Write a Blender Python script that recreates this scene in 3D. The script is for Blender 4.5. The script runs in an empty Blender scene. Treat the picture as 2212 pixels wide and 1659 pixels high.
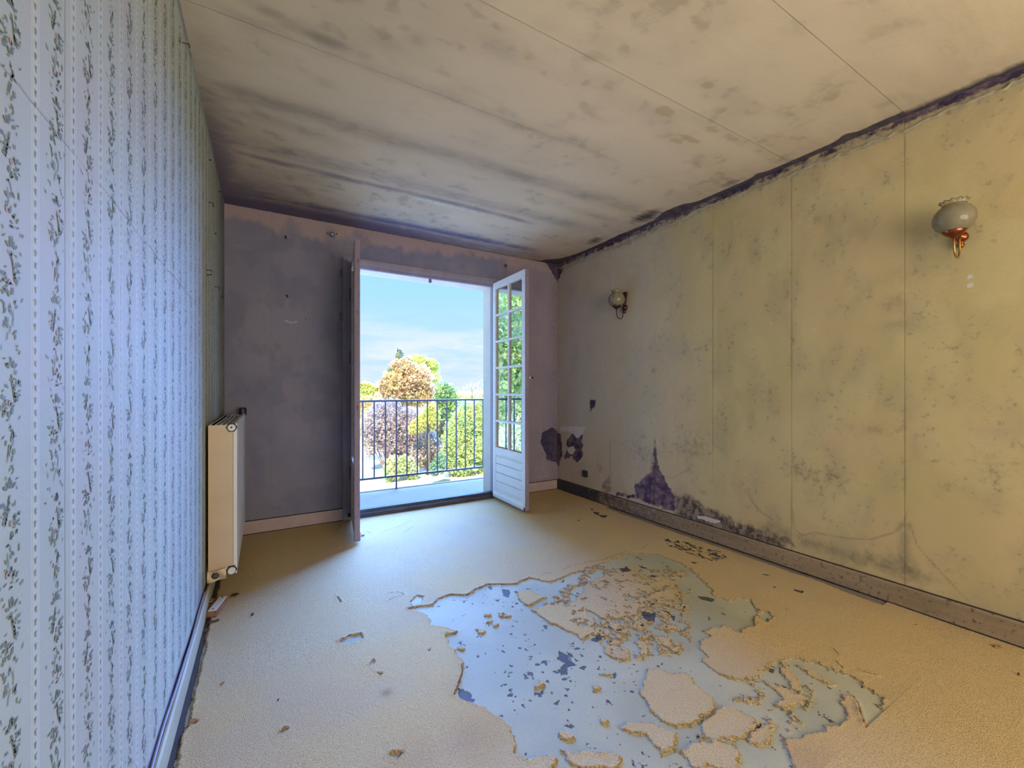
import bpy, math, random
import numpy as np
from math import sin, cos, pi, radians, sqrt, atan2
C = bpy.context.scene.collection
random.seed(7)
# ------------------------------------------------------------------ camera, world, lights, exposure
TH = radians(30.4); H = 1.113
WL, WR, WB, WF, HC = -0.267, 2.815, 3.788, -2.3, 2.5     # left, right, back, front walls and ceiling height (m)
sc = bpy.context.scene
cd = bpy.data.cameras.new('camera'); cam = bpy.data.objects.new('camera', cd); C.objects.link(cam)
cam.location = (0, 0, H); cam.rotation_euler = (pi/2, 0, -TH)
cd.sensor_width = 36; cd.lens = 906/2212*36; cd.shift_y = 10.5/2212; cd.clip_start = 0.02; cd.clip_end = 500
sc.camera = cam
sc.view_settings.view_transform = 'Standard'; sc.view_settings.look = 'None'
sc.view_settings.exposure = 0.0; sc.view_settings.gamma = 1.0; sc.view_settings.use_curve_mapping = False

def light(name, kind, energy, color, loc=(0, 0, 0), direction=(0, 0, -1), **kw):
    l = bpy.data.lights.new(name, kind); l.energy = energy; l.color = color
    for k, v in kw.items(): setattr(l, k, v)
    o = bpy.data.objects.new(name, l); C.objects.link(o); o.location = loc
    import mathutils
    o.rotation_euler = mathutils.Vector(direction).to_track_quat('-Z', 'Y').to_euler()
    return o
light('sun', 'SUN', 10.5, (1.0, 0.90, 0.66), direction=(0.35, 0.55, -0.80), angle=radians(0.6))
light('sky_glow', 'SUN', 50.0, (0.15, 0.36, 1.0), direction=(-0.56, -0.78, -0.36), angle=radians(66))
light('rear_fill', 'AREA', 96, (1.0, 0.90, 0.68), loc=(1.4, -2.0, 1.3), direction=(0.12, 0.9, 0.30), shape='RECTANGLE', size=2.4, size_y=1.6)  # added warm fill behind the camera, brightens the whole room
sc.cycles.max_bounces = 6; sc.cycles.diffuse_bounces = 3; sc.cycles.use_light_tree = False; sc.cycles.glossy_bounces = 3; sc.cycles.transparent_max_bounces = 6; sc.cycles.transmission_bounces = 3
sc.cycles.caustics_reflective = False; sc.cycles.caustics_refractive = False; sc.cycles.use_adaptive_sampling = True; sc.cycles.adaptive_threshold = 0.06; sc.cycles.adaptive_min_samples = 12

# ------------------------------------------------------------------ node helpers
class NT:
    def __init__(s, tree): s.t = tree; s.L = tree.links
    def n(s, typ, ins=None, **props):
        nd = s.t.nodes.new(typ)
        for k, v in props.items(): setattr(nd, k, v)
        for k, v in (ins or {}).items():
            sock = nd.inputs[k]
            if isinstance(v, bpy.types.NodeSocket): s.L.new(v, sock)
            else: sock.default_value = v
        return nd
    def math(s, op, a, b=0.0, c=0.0, clamp=False):
        nd = s.n('ShaderNodeMath', {0: a, 1: b, 2: c}, operation=op); nd.use_clamp = clamp; return nd.outputs[0]
    def mix(s, f, a, b, blend='MIX'):
        nd = s.t.nodes.new('ShaderNodeMix'); nd.data_type = 'RGBA'; nd.blend_type = blend
        for i, v in ((0, f), (6, a), (7, b)):
            if isinstance(v, bpy.types.NodeSocket): s.L.new(v, nd.inputs[i])
            else: nd.inputs[i].default_value = v if i == 0 else (tuple(v) + (1,))[:4]
        return nd.outputs[2]
    def noise(s, scale, detail=3.0, rough=0.55, vec=None, dist=0.0):
        i = {'Scale': scale, 'Detail': detail, 'Roughness': rough, 'Distortion': dist}
        if vec is not None: i['Vector'] = vec
        return s.n('ShaderNodeTexNoise', i).outputs['Fac']
    def ramp(s, x, lo, hi, a=0.0, b=1.0):
        return s.n('ShaderNodeMapRange', {0: x, 1: lo, 2: hi, 3: a, 4: b}).outputs[0]
    def pos(s, scale=(1, 1, 1)):
        g = s.n('ShaderNodeNewGeometry').outputs['Position']
        return s.n('ShaderNodeMapping', {'Vector': g, 'Scale': scale}).outputs[0]
    def attr(s, name, out='Fac'): return s.n('ShaderNodeAttribute', attribute_name=name).outputs[out]
    def xyz(s):
        g = s.n('ShaderNodeNewGeometry').outputs['Position']; x = s.n('ShaderNodeSeparateXYZ', {0: g}); return x.outputs
def newmat(name):
    m = bpy.data.materials.new(name); m.use_nodes = True
    t = NT(m.node_tree); b = m.node_tree.nodes['Principled BSDF']; t.b = b; m_ = (m, t)
    return m_
def setc(t, col, rough=0.8, bump=None, strength=0.5, dist=0.002, metal=0.0, spec=None):
    b = t.b
    if isinstance(col, bpy.types.NodeSocket): t.L.new(col, b.inputs['Base Color'])
    else: b.inputs['Base Color'].default_value = (tuple(col) + (1,))[:4]
    if isinstance(rough, bpy.types.NodeSocket): t.L.new(rough, b.inputs['Roughness'])
    else: b.inputs['Roughness'].default_value = rough
    b.inputs['Metallic'].default_value = metal
    if spec is not None: b.inputs['Specular IOR Level'].default_value = spec
    if bump is not None:
        bn = t.n('ShaderNodeBump', {'Strength': strength, 'Distance': dist, 'Height': bump})
        t.L.new(bn.outputs[0], b.inputs['Normal'])
def worn(name, col, col2, scale=8, rough=0.6, bump=0.15, speck=None, stretch=(1, 1, 1), metal=0.0, lo=0.35, hi=0.65, spec=None):
    """a surface of one colour with wear of a second colour and fine relief"""
    m, t = newmat(name); v = t.pos(stretch)
    n1 = t.noise(scale, 5, 0.6, v); c = t.mix(t.ramp(n1, lo, hi), col, col2)
    if speck:
        n2 = t.noise(scale*9, 3, 0.6, v); c = t.mix(t.ramp(n2, speck[1], speck[1]+0.06), c, speck[0])
    setc(t, c, rough, t.noise(scale*12, 4, 0.6, v), bump, 0.004, metal, spec); return m

# world: blue sky thinning to pale cloud near the horizon
w = bpy.data.worlds.new('sky'); sc.world = w; w.use_nodes = True
t = NT(w.node_tree); bg = w.node_tree.nodes['Background']
tc = t.n('ShaderNodeTexCoord').outputs['Generated']; sx = t.n('ShaderNodeSeparateXYZ', {0: tc}).outputs
grad = t.mix(t.ramp(sx[2], 0.0, 0.30), (0.62, 0.80, 1.0), (0.34, 0.76, 1.0))
cv = t.n('ShaderNodeMapping', {'Vector': tc, 'Scale': (3.0, 3.0, 16.0)}).outputs[0]
cl = t.noise(1.6, 6, 0.6, cv)
band = t.math('MULTIPLY', t.ramp(sx[2], 0.19, 0.10), t.ramp(cl, 0.40, 0.60))
thin = t.math('MULTIPLY', t.ramp(cl, 0.60, 0.85), 0.35)
skyc = t.mix(t.math('MAXIMUM', t.math('MULTIPLY', band, 0.75), thin), grad, (0.86, 0.92, 1.0))
t.L.new(skyc, bg.inputs[0]); bg.inputs[1].default_value = 1.05

# ------------------------------------------------------------------ geometry helpers
def tag(o, label=None, cat=None, group=None, kind=None):
    if label: o['label'] = label
    if cat: o['category'] = cat
    if group: o['group'] = group
    if kind: o['kind'] = kind
    return o
def link(name, me, mat=None, parent=None):
    o = bpy.data.objects.new(name, me); C.objects.link(o)
    if mat:
        for m in (mat if isinstance(mat, (list, tuple)) else [mat]): me.materials.append(m)
    if parent: o.parent = parent
    return o
def empty(name, loc, rz=0.0):
    o = bpy.data.objects.new(name, None); C.objects.link(o); o.location = loc; o.rotation_euler.z = rz
    o.empty_display_size = 0.05; return o
class MB:
    def __init__(s): s.v = []; s.f = []
    def add(s, vs, fs):
        k = len(s.v); s.v += [tuple(p) for p in vs]; s.f += [tuple(i+k for i in f) for f in fs]; return s
    def box(s, x0, x1, y0, y1, z0, z1):
        return s.add([(x, y, z) for z in (z0, z1) for y in (y0, y1) for x in (x0, x1)],
                     [(0, 2, 3, 1), (4, 5, 7, 6), (0, 1, 5, 4), (2, 6, 7, 3), (0, 4, 6, 2), (1, 3, 7, 5)])
    def tube(s, pts, r, n=10, cap=True):
        pts = [np.array(p, float) for p in pts]; rs = r if isinstance(r, (list, tuple)) else [r]*len(pts)
        vs = []; ref = None
        for i, p in enumerate(pts):
            d = pts[min(i+1, len(pts)-1)] - pts[max(i-1, 0)]; d /= (np.linalg.norm(d)+1e-12)
            if ref is None:
                ref = np.array([0, 0, 1.0]) if abs(d[2]) < 0.9 else np.array([1.0, 0, 0])
            a = np.cross(d, ref); a /= (np.linalg.norm(a)+1e-12); b = np.cross(d, a); ref = -b if np.dot(np.cross(d, a), ref) < 0 else b
            a = np.cross(d, ref); a /= (np.linalg.norm(a)+1e-12); b = np.cross(d, a)
            vs += [p + rs[i]*(a*cos(2*pi*k/n) + b*sin(2*pi*k/n)) for k in range(n)]
        fs = [(i*n+k, i*n+(k+1) % n, (i+1)*n+(k+1) % n, (i+1)*n+k) for i in range(len(pts)-1) for k in range(n)]
        if cap: fs += [tuple(range(n))[::-1], tuple((len(pts)-1)*n+k for k in range(n))]
        return s.add(vs, fs)
    def lathe(s, prof, n=24, c=(0, 0, 0), axis='z', cap=False, wave=None):
        vs = []
        for i, (r, h) in enumerate(prof):
            for k in range(n):
                a = 2*pi*k/n; rr = r*(1+(wave(i, a) if wave else 0))
                x, y, z = rr*cos(a), rr*sin(a), h
                if axis == 'x': x, y, z = h, rr*cos(a), rr*sin(a)
                if axis == 'y': x, y, z = rr*cos(a), h, rr*sin(a)
                vs.append((c[0]+x, c[1]+y, c[2]+z))
        m = len(prof); fs = [(i*n+k, i*n+(k+1) % n, (i+1)*n+(k+1) % n, (i+1)*n+k) for i in range(m-1) for k in range(n)]
        if cap: fs += [tuple(range(n))[::-1], tuple((m-1)*n+k for k in range(n))]
        return s.add(vs, fs)
    def prism(s, poly, d0, d1, axis='y'):
        """polygon in the plane across AXIS, pushed from d0 to d1"""
        f = {'y': lambda p, d: (p[0], d, p[1]), 'x': lambda p, d: (d, p[0], p[1]), 'z': lambda p, d: (p[0], p[1], d)}[axis]
        n = len(poly); return s.add([f(p, d0) for p in poly]+[f(p, d1) for p in poly],
            [tuple(range(n)), tuple(range(2*n-1, n-1, -1))]+[(i, i+n, (i+1) % n+n, (i+1) % n) for i in range(n)])
    def build(s, name, mat, parent=None, smooth=False, bevel=0.0):
        me = bpy.data.meshes.new(name); me.from_pydata(s.v, [], s.f); me.update()
        import bmesh
        bm = bmesh.new(); bm.from_mesh(me); bmesh.ops.recalc_face_normals(bm, faces=bm.faces); bm.to_mesh(me); bm.free()
        if smooth: me.polygons.foreach_set('use_smooth', [True]*len(me.polygons))
        o = link(name, me, mat, parent)
        if bevel:
            b = o.modifiers.new('bevel', 'BEVEL'); b.width = bevel; b.segments = 2; b.limit_method = 'ANGLE'
        return o
def arr_mesh(name, co, quads, mat, parent=None, attrs=None, fattrs=None, smooth=True):
    """mesh from numpy arrays of vertices and quads"""
    me = bpy.data.meshes.new(name); nv, nf = len(co), len(quads); k = quads.shape[1]
    me.vertices.add(nv); me.vertices.foreach_set('co', co.astype(np.float32).ravel())
    me.loops.add(nf*k); me.polygons.add(nf)
    me.loops.foreach_set('vertex_index', quads.astype(np.int32).ravel())
    me.polygons.foreach_set('loop_start', np.arange(0, nf*k, k, dtype=np.int32))
    me.polygons.foreach_set('loop_total', np.full(nf, k, dtype=np.int32))
    if smooth: me.polygons.foreach_set('use_smooth', np.ones(nf, dtype=bool))
    me.update(calc_edges=True)
    for a, v in (attrs or {}).items():
        at = me.attributes.new(a, 'FLOAT', 'POINT'); at.data.foreach_set('value', v.astype(np.float32).ravel())
    for a, v in (fattrs or {}).items():
        at = me.attributes.new(a, 'FLOAT_COLOR', 'FACE'); at.data.foreach_set('color', v.astype(np.float32).ravel())
    return link(name, me, mat, parent)
def grid(name, us, vs, fn, mat, parent=None, attrs=None, flip=False):
    U, V = np.meshgrid(us, vs); co = np.stack(fn(U, V), -1).reshape(-1, 3); nu, nv = len(us), len(vs)
    i = (np.arange(nv-1)[:, None]*nu+np.arange(nu-1)[None, :]).ravel()
    q = np.stack([i, i+1, i+1+nu, i+nu], 1)
    if flip: q = q[:, ::-1]
    return arr_mesh(name, co, q, mat, parent, {k: f(U, V) if callable(f) else f for k, f in (attrs or {}).items()})

# numpy noise and shape fields
RS = np.random.RandomState(11); LAT = RS.rand(512, 512)
def vnoise(x, y):
    xi, yi = np.floor(x).astype(int), np.floor(y).astype(int); fx, fy = x-xi, y-yi
    fx, fy = fx*fx*(3-2*fx), fy*fy*(3-2*fy); g = lambda a, b: LAT[a % 512, b % 512]
    return (g(xi, yi)*(1-fx)+g(xi+1, yi)*fx)*(1-fy)+(g(xi, yi+1)*(1-fx)+g(xi+1, yi+1)*fx)*fy
def fbm(x, y, s, o=4):
    r = 0; a = 0.5; tot = 0
    for k in range(o): r = r+a*vnoise(x*s+17*k, y*s+31*k); tot += a; a *= 0.5; s *= 2.03
    return r/tot
def sstep(x, a, b): q = np.clip((x-a)/(b-a), 0, 1); return q*q*(3-2*q)
def seg_dist(X, Y, pts, closed=False):
    d = np.full(X.shape, 1e9); n = len(pts)
    for i in range(n if closed else n-1):
        ax, ay = pts[i]; bx, by = pts[(i+1) % n]; vx, vy = bx-ax, by-ay
        q = np.clip(((X-ax)*vx+(Y-ay)*vy)/(vx*vx+vy*vy+1e-12), 0, 1)
        d = np.minimum(d, (X-ax-q*vx)**2+(Y-ay-q*vy)**2)
    return np.sqrt(d)
def sdf(X, Y, poly):
    """signed distance to a polygon, positive inside, worked out near it only"""
    P = np.array(poly); m = 0.15
    box = (X > P[:, 0].min()-m) & (X < P[:, 0].max()+m) & (Y > P[:, 1].min()-m) & (Y < P[:, 1].max()+m)
    out = np.full(X.shape, -0.15); x, y = X[box], Y[box]
    if x.size == 0: return out
    d = seg_dist(x, y, poly, True); ins = np.zeros(x.shape, bool); n = len(poly)
    for i in range(n):
        ax, ay = poly[i]; bx, by = poly[(i+1) % n]
        if ay == by: continue
        c = ((ay > y) != (by > y)) & (x < (bx-ax)*(y-ay)/(by-ay)+ax); ins ^= c
    out[box] = np.clip(np.where(ins, d, -d), -0.15, 0.15); return out
# survey of the room: photograph points carried onto the surfaces they lie on
def ray(x, y): a = (x-1106)/906.; return (sin(TH)+a*cos(TH), cos(TH)-a*sin(TH), (840-y)/906.)
def onX(x, y, X=WR): d = ray(x, y); k = X/d[0]; return (k*d[1], H+k*d[2])
def onY(x, y, Y=WB): d = ray(x, y); k = Y/d[1]; return (k*d[0], H+k*d[2])
def onZ(x, y, Z=0.0): d = ray(x, y); k = (Z-H)/d[2]; return (k*d[0], k*d[1])
def crop(pts, x0, y0, s): return [(x0+a/s, y0+b/s) for a, b in pts]

# ------------------------------------------------------------------ materials of the shell
def mat_rightwall():
    m, t = newmat('right_wallpaper'); v = t.pos()
    big, mid = t.attr('n1'), t.attr('n2'); br = t.noise(30, 4, 0.65, v)
    c = t.mix(t.ramp(big, 0.38, 0.62), (0.48, 0.395, 0.20), (0.53, 0.415, 0.235))
    c = t.mix(t.math('MULTIPLY', t.ramp(mid, 0.45, 0.68), 0.48), c, (0.38, 0.325, 0.205))
    c = t.mix(t.math('MULTIPLY', t.ramp(t.attr('n3'), 0.48, 0.62), 0.40), c, (0.58, 0.49, 0.265))
    sp = t.math('MULTIPLY', t.ramp(br, 0.57, 0.68), t.ramp(mid, 0.42, 0.58))
    c = t.mix(t.math('MULTIPLY', sp, 0.55), c, (0.22, 0.18, 0.12))
    # towards the balcony wall the colour turns paler and greyer
    y = t.xyz()[1]; c = t.mix(t.ramp(y, 1.9, 3.75, 0.0, 0.8), c, t.mix(t.ramp(mid, 0.35, 0.65), (0.46, 0.41, 0.40), (0.53, 0.48, 0.45)))
    b = t.attr('brown'); bm = t.math('MULTIPLY', b, t.ramp(t.math('ADD', br, t.math('MULTIPLY', b, 0.45)), 0.48, 0.80))
    c = t.mix(bm, c, t.mix(t.ramp(br, 0.40, 0.58), (0.30, 0.225, 0.18), (0.07, 0.05, 0.045)))
    p = t.attr('purple'); fg = t.noise(11, 4, 0.65, v); pm = t.ramp(t.math('ADD', t.math('MULTIPLY', p, 1.0), t.math('ADD', t.math('MULTIPLY', t.math('SUBTRACT', br, 0.5), 1.1), t.math('MULTIPLY', t.math('SUBTRACT', fg, 0.5), 1.2))), 0.40, 0.78, 0.0, 0.97)
    c = t.mix(pm, c, t.mix(t.ramp(t.math('ADD', fg, t.math('MULTIPLY', t.math('SUBTRACT', br, 0.5), 0.7)), 0.40, 0.60), (0.19, 0.125, 0.165), (0.035, 0.02, 0.075)))
    g = t.attr('grey'); gm = t.math('MULTIPLY', g, t.ramp(br, 0.35, 0.62, 0.4, 1.0))
    c = t.mix(gm, c, (0.12, 0.12, 0.10))
    l = t.attr('line'); c = t.mix(t.math('MULTIPLY', t.ramp(l, 0.0085, 0.002), 0.45), c, (0.20, 0.16, 0.13))
    pl = t.attr('pale'); c = t.mix(t.ramp(t.math('ADD', pl, t.math('MULTIPLY', t.math('SUBTRACT', br, 0.5), 0.5)), 0.42, 0.50), c, (0.60, 0.56, 0.54))
    setc(t, c, 0.75, br, 0.35, 0.004); return m
def mat_ceiling():
    m, t = newmat('ceiling_paper'); vs = t.pos((0.6, 1.6, 1))
    br = t.noise(12, 5, 0.65, vs); mid = t.attr('n2')
    c = t.mix(t.ramp(t.attr('n1'), 0.35, 0.65), (0.66, 0.56, 0.42), (0.72, 0.595, 0.44))
    c = t.mix(t.math('MULTIPLY', t.ramp(mid, 0.40, 0.80), 0.34), c, (0.45, 0.38, 0.28))
    sp = t.math('MULTIPLY', t.ramp(t.math('ADD', t.attr('n3'), t.math('MULTIPLY', br, 0.6)), 0.84, 1.02), t.ramp(mid, 0.45, 0.65))
    c = t.mix(t.math('MULTIPLY', sp, 0.40), c, (0.28, 0.24, 0.17))
    s_ = t.attr('stain_shade'); x, y, z = t.xyz()
    sm = t.math('MULTIPLY', s_, t.ramp(t.math('ADD', br, t.math('MULTIPLY', s_, 0.5)), 0.40, 0.85, 0.2, 1.0))
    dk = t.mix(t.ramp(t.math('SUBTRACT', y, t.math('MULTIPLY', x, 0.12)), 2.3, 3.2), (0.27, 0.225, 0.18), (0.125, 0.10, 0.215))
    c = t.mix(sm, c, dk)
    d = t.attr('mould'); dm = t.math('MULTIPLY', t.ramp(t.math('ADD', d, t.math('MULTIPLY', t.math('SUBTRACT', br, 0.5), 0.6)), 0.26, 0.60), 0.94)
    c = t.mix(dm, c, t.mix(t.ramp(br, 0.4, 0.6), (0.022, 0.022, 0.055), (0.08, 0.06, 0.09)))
    k = t.attr('tan'); c = t.mix(t.math('MULTIPLY', k, t.ramp(br, 0.35, 0.5, 0.5, 1.0)), c, (0.42, 0.30, 0.16))
    fl = t.attr('flake'); c = t.mix(t.math('MULTIPLY', fl, t.ramp(t.noise(60, 3, 0.7, vs), 0.48, 0.54)), c, (0.78, 0.77, 0.73))
    setc(t, c, 0.85, br, 0.3, 0.006); return m
def mat_backwall():
    m, t = newmat('back_wallpaper'); v = t.pos(); big, mid = t.attr('n1'), t.attr('n2'); x, y, z = t.xyz(); br = t.noise(30, 4, 0.65, v)
    c = t.mix(t.ramp(big, 0.38, 0.62), (0.205, 0.205, 0.31), (0.255, 0.24, 0.335))
    c = t.mix(t.math('MULTIPLY', t.ramp(mid, 0.5, 0.65), 0.5), c, (0.165, 0.17, 0.275))
    topn = t.math('ADD', z, t.math('MULTIPLY', t.math('SUBTRACT', mid, 0.5), 0.25))
    c = t.mix(t.math('MULTIPLY', t.ramp(topn, 2.37, 2.43), 0.8), c, (0.42, 0.315, 0.33))
    c = t.mix(t.math('MULTIPLY', t.ramp(x, 2.0, 2.3), 0.5), c, (0.34, 0.26, 0.35))
    c = t.mix(t.math('MULTIPLY', t.ramp(br, 0.64, 0.72), 0.5), c, (0.12, 0.10, 0.15))
    p = t.attr('purple'); pm = t.ramp(t.math('ADD', p, t.math('MULTIPLY', t.math('SUBTRACT', br, 0.5), 0.6)), 0.38, 0.60)
    c = t.mix(t.math('MULTIPLY', pm, 0.93), c, t.mix(t.ramp(br, 0.4, 0.6), (0.018, 0.015, 0.08), (0.045, 0.032, 0.11)))
    b = t.attr('brown'); c = t.mix(t.math('MULTIPLY', b, t.ramp(br, 0.35, 0.6)), c, (0.16, 0.11, 0.13))
    pl = t.attr('pale'); c = t.mix(t.math('MULTIPLY', t.ramp(t.math('ADD', pl, t.math('MULTIPLY', t.math('SUBTRACT', br, 0.5), 0.5)), 0.45, 0.60), 0.8), c, (0.46, 0.44, 0.50))
    setc(t, c, 0.8, br, 0.3, 0.004); return m
def mat_leftwall():
    m, t = newmat('left_wallpaper'); v = t.pos(); x, y, z = t.xyz()
    u = t.math('FRACT', t.math('ADD', t.math('DIVIDE', t.math('SUBTRACT', y, 0.810), 0.1285), 20.5))
    du = t.math('MULTIPLY', t.math('ABSOLUTE', t.math('SUBTRACT', u, 0.5)), 0.1285)     # metres from the stripe
    big = t.attr('n1')
    c = t.mix(t.ramp(big, 0.35, 0.65), (0.35, 0.395, 0.345), (0.405, 0.44, 0.38))
    c = t.mix(t.math('MULTIPLY', t.ramp(t.attr('n2'), 0.5, 0.65), 0.4), c, (0.42, 0.385, 0.36))
    stripe = t.ramp(du, 0.0078, 0.0068)
    c = t.mix(t.math('MULTIPLY', stripe, 0.5), c, (0.54, 0.59, 0.53))
    edge = t.math('MULTIPLY', t.ramp(t.math('ABSOLUTE', t.math('SUBTRACT', du, 0.0105)), 0.0022, 0.0008), 0.35)
    c = t.mix(edge, c, (0.60, 0.64, 0.58))
    l = t.math('ABSOLUTE', t.attr('line')); c = t.mix(t.math('MULTIPLY', t.ramp(l, 0.0024, 0.0008), 0.75), c, (0.22, 0.21, 0.2))
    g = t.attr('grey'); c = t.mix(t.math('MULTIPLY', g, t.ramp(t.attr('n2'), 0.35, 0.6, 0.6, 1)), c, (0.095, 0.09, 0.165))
    lb = t.ramp(l, 0.006, 0.0)
    setc(t, c, 0.7, t.math('ADD', t.math('ADD', t.noise(120, 1, 0.6, v), t.math('MULTIPLY', stripe, 0.6)), lb), 0.25, 0.003); return m
def mat_carpet():
    m, t = newmat('worn_carpet'); v = t.pos(); s1 = t.noise(290, 2, 0.6, v)
    nz = t.noise(105, 4, 0.7, v)
    e = t.math('ADD', t.attr('pile'), t.math('MULTIPLY', t.math('SUBTRACT', nz, 0.5), 0.034))
    pile = t.ramp(e, -0.0012, 0.0012)
    big = t.attr('n1')
    pc = t.mix(t.ramp(big, 0.36, 0.62), (0.70, 0.495, 0.235), (0.66, 0.51, 0.30))
    pc = t.mix(t.math('MULTIPLY', t.ramp(t.attr('n2'), 0.52, 0.66), 0.35), pc, (0.58, 0.43, 0.29))
    pc = t.mix(t.math('MULTIPLY', t.ramp(s1, 0.54, 0.34), 0.80), pc, (0.34, 0.235, 0.12))
    pc = t.mix(t.math('MULTIPLY', t.attr('soil'), 0.75), pc, (0.36, 0.19, 0.075))
    bc = t.mix(t.ramp(t.attr('n2'), 0.35, 0.65), (0.385, 0.375, 0.275), (0.465, 0.445, 0.325))
    bc = t.mix(t.math('MULTIPLY', t.ramp(nz, 0.50, 0.66), 0.35), bc, (0.33, 0.325, 0.25))
    lip = t.math('MULTIPLY', t.ramp(t.math('ABSOLUTE', e), 0.0060, 0.0010), 0.50)
    c = t.mix(pile, bc, pc); c = t.mix(lip, c, (0.42, 0.24, 0.11))
    h = t.math('ADD', t.attr('hole'), t.math('MULTIPLY', t.math('SUBTRACT', nz, 0.5), 0.020))
    hm = t.ramp(h, -0.0008, 0.0008); c = t.mix(hm, c, t.mix(t.ramp(t.xyz()[0], 2.64, 2.69), t.mix(t.ramp(s1, 0.4, 0.6), (0.055, 0.05, 0.06), (0.13, 0.12, 0.13)), (0.27, 0.22, 0.19)))
    l = t.math('SUBTRACT', t.attr('line'), t.math('MULTIPLY', t.math('SUBTRACT', nz, 0.35), 0.004))
    c = t.mix(t.math('MULTIPLY', t.ramp(l, 0.0028, 0.0008), 0.8), c, (0.14, 0.09, 0.06))
    hgt = t.math('MULTIPLY', pile, t.math('ADD', t.math('MULTIPLY', s1, 1.1), t.math('MULTIPLY', nz, 0.35)))
    hgt = t.math('ADD', t.math('ADD', hgt, t.math('MULTIPLY', pile, 0.8)), t.math('MULTIPLY', hm, -0.7))
    hgt = t.math('ADD', hgt, t.math('MULTIPLY', nz, 0.40))
    setc(t, c, t.ramp(pile, 0, 1, 0.75, 0.95), hgt, 1.0, 0.0038, spec=0.35); return m
M = {}
M['rightwall'] = mat_rightwall(); M['ceiling'] = mat_ceiling(); M['backwall'] = mat_backwall(); M['leftwall'] = mat_leftwall(); M['carpet'] = mat_carpet()
M['plaster'] = worn('bare_plaster', (0.42, 0.38, 0.34), (0.52, 0.46, 0.40), 4, 0.9)
M['concrete'] = worn('concrete', (0.30, 0.29, 0.29), (0.42, 0.40, 0.39), 6, 0.9, 0.4)
M['facade'] = worn('facade_render', (0.74, 0.70, 0.62), (0.66, 0.62, 0.54), 3, 0.9, 0.3)
M['slab'] = worn('balcony_screed', (0.17, 0.115, 0.085), (0.20, 0.135, 0.10), 3, 0.85, 0.3, ((0.2, 0.2, 0.22), 0.68))
M['dark'] = worn('black_gap', (0.02, 0.018, 0.022), (0.05, 0.04, 0.05), 20, 0.9)

# ------------------------------------------------------------------ the setting
def struct(o, label=None): o['kind'] = 'structure'; tag(o, label); return o
floor = MB().box(WL-0.2, WR+0.2, WF-0.1, WB+0.07, -0.20, -0.012).build('floor', M['concrete'])
struct(floor, 'grey concrete floor slab under the worn carpet')
ceil = MB().box(WL-0.2, WR+0.2, WF-0.1, WB+0.28, HC+0.006, HC+0.25).build('ceiling', M['plaster'])
struct(ceil, 'mould-stained papered ceiling with dark bands along its seams')
seams_c = [3.50, 2.95, 2.41, 1.88, 1.35, 0.82]
def ceil_stain_shade(X, Y):
    n = fbm(X, Y, 5.0); s = np.zeros(X.shape)
    for ys, wd, a, x0, x1 in ((3.52, 0.075, 0.85, -0.3, 2.6), (2.935, 0.045, 0.70, -0.3, 2.2), (2.80, 0.10, 0.45, -0.3, 2.8), (2.33, 0.085, 0.62, -0.2, 2.8), (1.87, 0.05, 0.38, -0.1, 2.0), (2.50, 0.06, 0.35, -0.3, 0.6)):
        q = ys+0.03*(fbm(X+3, Y, 2.2)-0.5)*2; g = np.exp(-((Y-q)/wd)**2)*a
        s = np.maximum(s, g*sstep(X, x0-0.3, x0+0.1)*(1-sstep(X, x1-0.5, x1))*(0.55+0.8*n))
    s = np.maximum(s, 0.95*sstep(Y, 3.38, 3.68)*(1-0.55*sstep(X, 0.4, 2.6)))                              # along the balcony wall: mould, with corner shade painted in
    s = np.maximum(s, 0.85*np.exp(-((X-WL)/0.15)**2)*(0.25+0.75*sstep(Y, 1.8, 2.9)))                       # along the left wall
    s = np.maximum(s, 0.85*(1-sstep(np.hypot(X-WL, (Y-WB)*0.8), 0.10, 0.95)))  # back-left corner: shade painted in together with the mould
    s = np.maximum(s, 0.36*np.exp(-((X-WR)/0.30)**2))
    for px, py, rx, ry, a in ((640, 60, .10, .05, .6), (700, 85, .14, .045, .8), (580, 25, .09, .04, .6), (780, 120, .06, .04, .5), (700, 180, .05, .03, .5), (830, 90, .08, .05, .4), (900, 85, .05, .04, .5),
                             (790, 355, .05, .02, .6), (1080, 110, .10, .06, .35), (1300, 470, .25, .06, .5), (1580, 420, .2, .09, .35)):
        cx, cy = onZ(px, py, HC); s = np.maximum(s, a*np.exp(-((X-cx)/rx)**2-((Y-cy)/ry)**2))
    return np.clip(s, 0, 1)
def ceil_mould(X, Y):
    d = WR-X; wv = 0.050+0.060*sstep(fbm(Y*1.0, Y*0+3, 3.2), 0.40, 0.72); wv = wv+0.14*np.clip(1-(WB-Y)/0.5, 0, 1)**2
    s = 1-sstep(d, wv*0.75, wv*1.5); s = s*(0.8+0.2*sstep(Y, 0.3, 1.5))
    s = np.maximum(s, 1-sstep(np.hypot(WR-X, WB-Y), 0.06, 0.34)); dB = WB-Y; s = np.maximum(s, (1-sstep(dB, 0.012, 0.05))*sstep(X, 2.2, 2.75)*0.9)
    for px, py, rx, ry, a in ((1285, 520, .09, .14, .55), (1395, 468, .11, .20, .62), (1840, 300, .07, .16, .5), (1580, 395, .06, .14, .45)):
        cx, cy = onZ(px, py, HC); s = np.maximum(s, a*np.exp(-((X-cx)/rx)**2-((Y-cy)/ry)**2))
    return s
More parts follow.
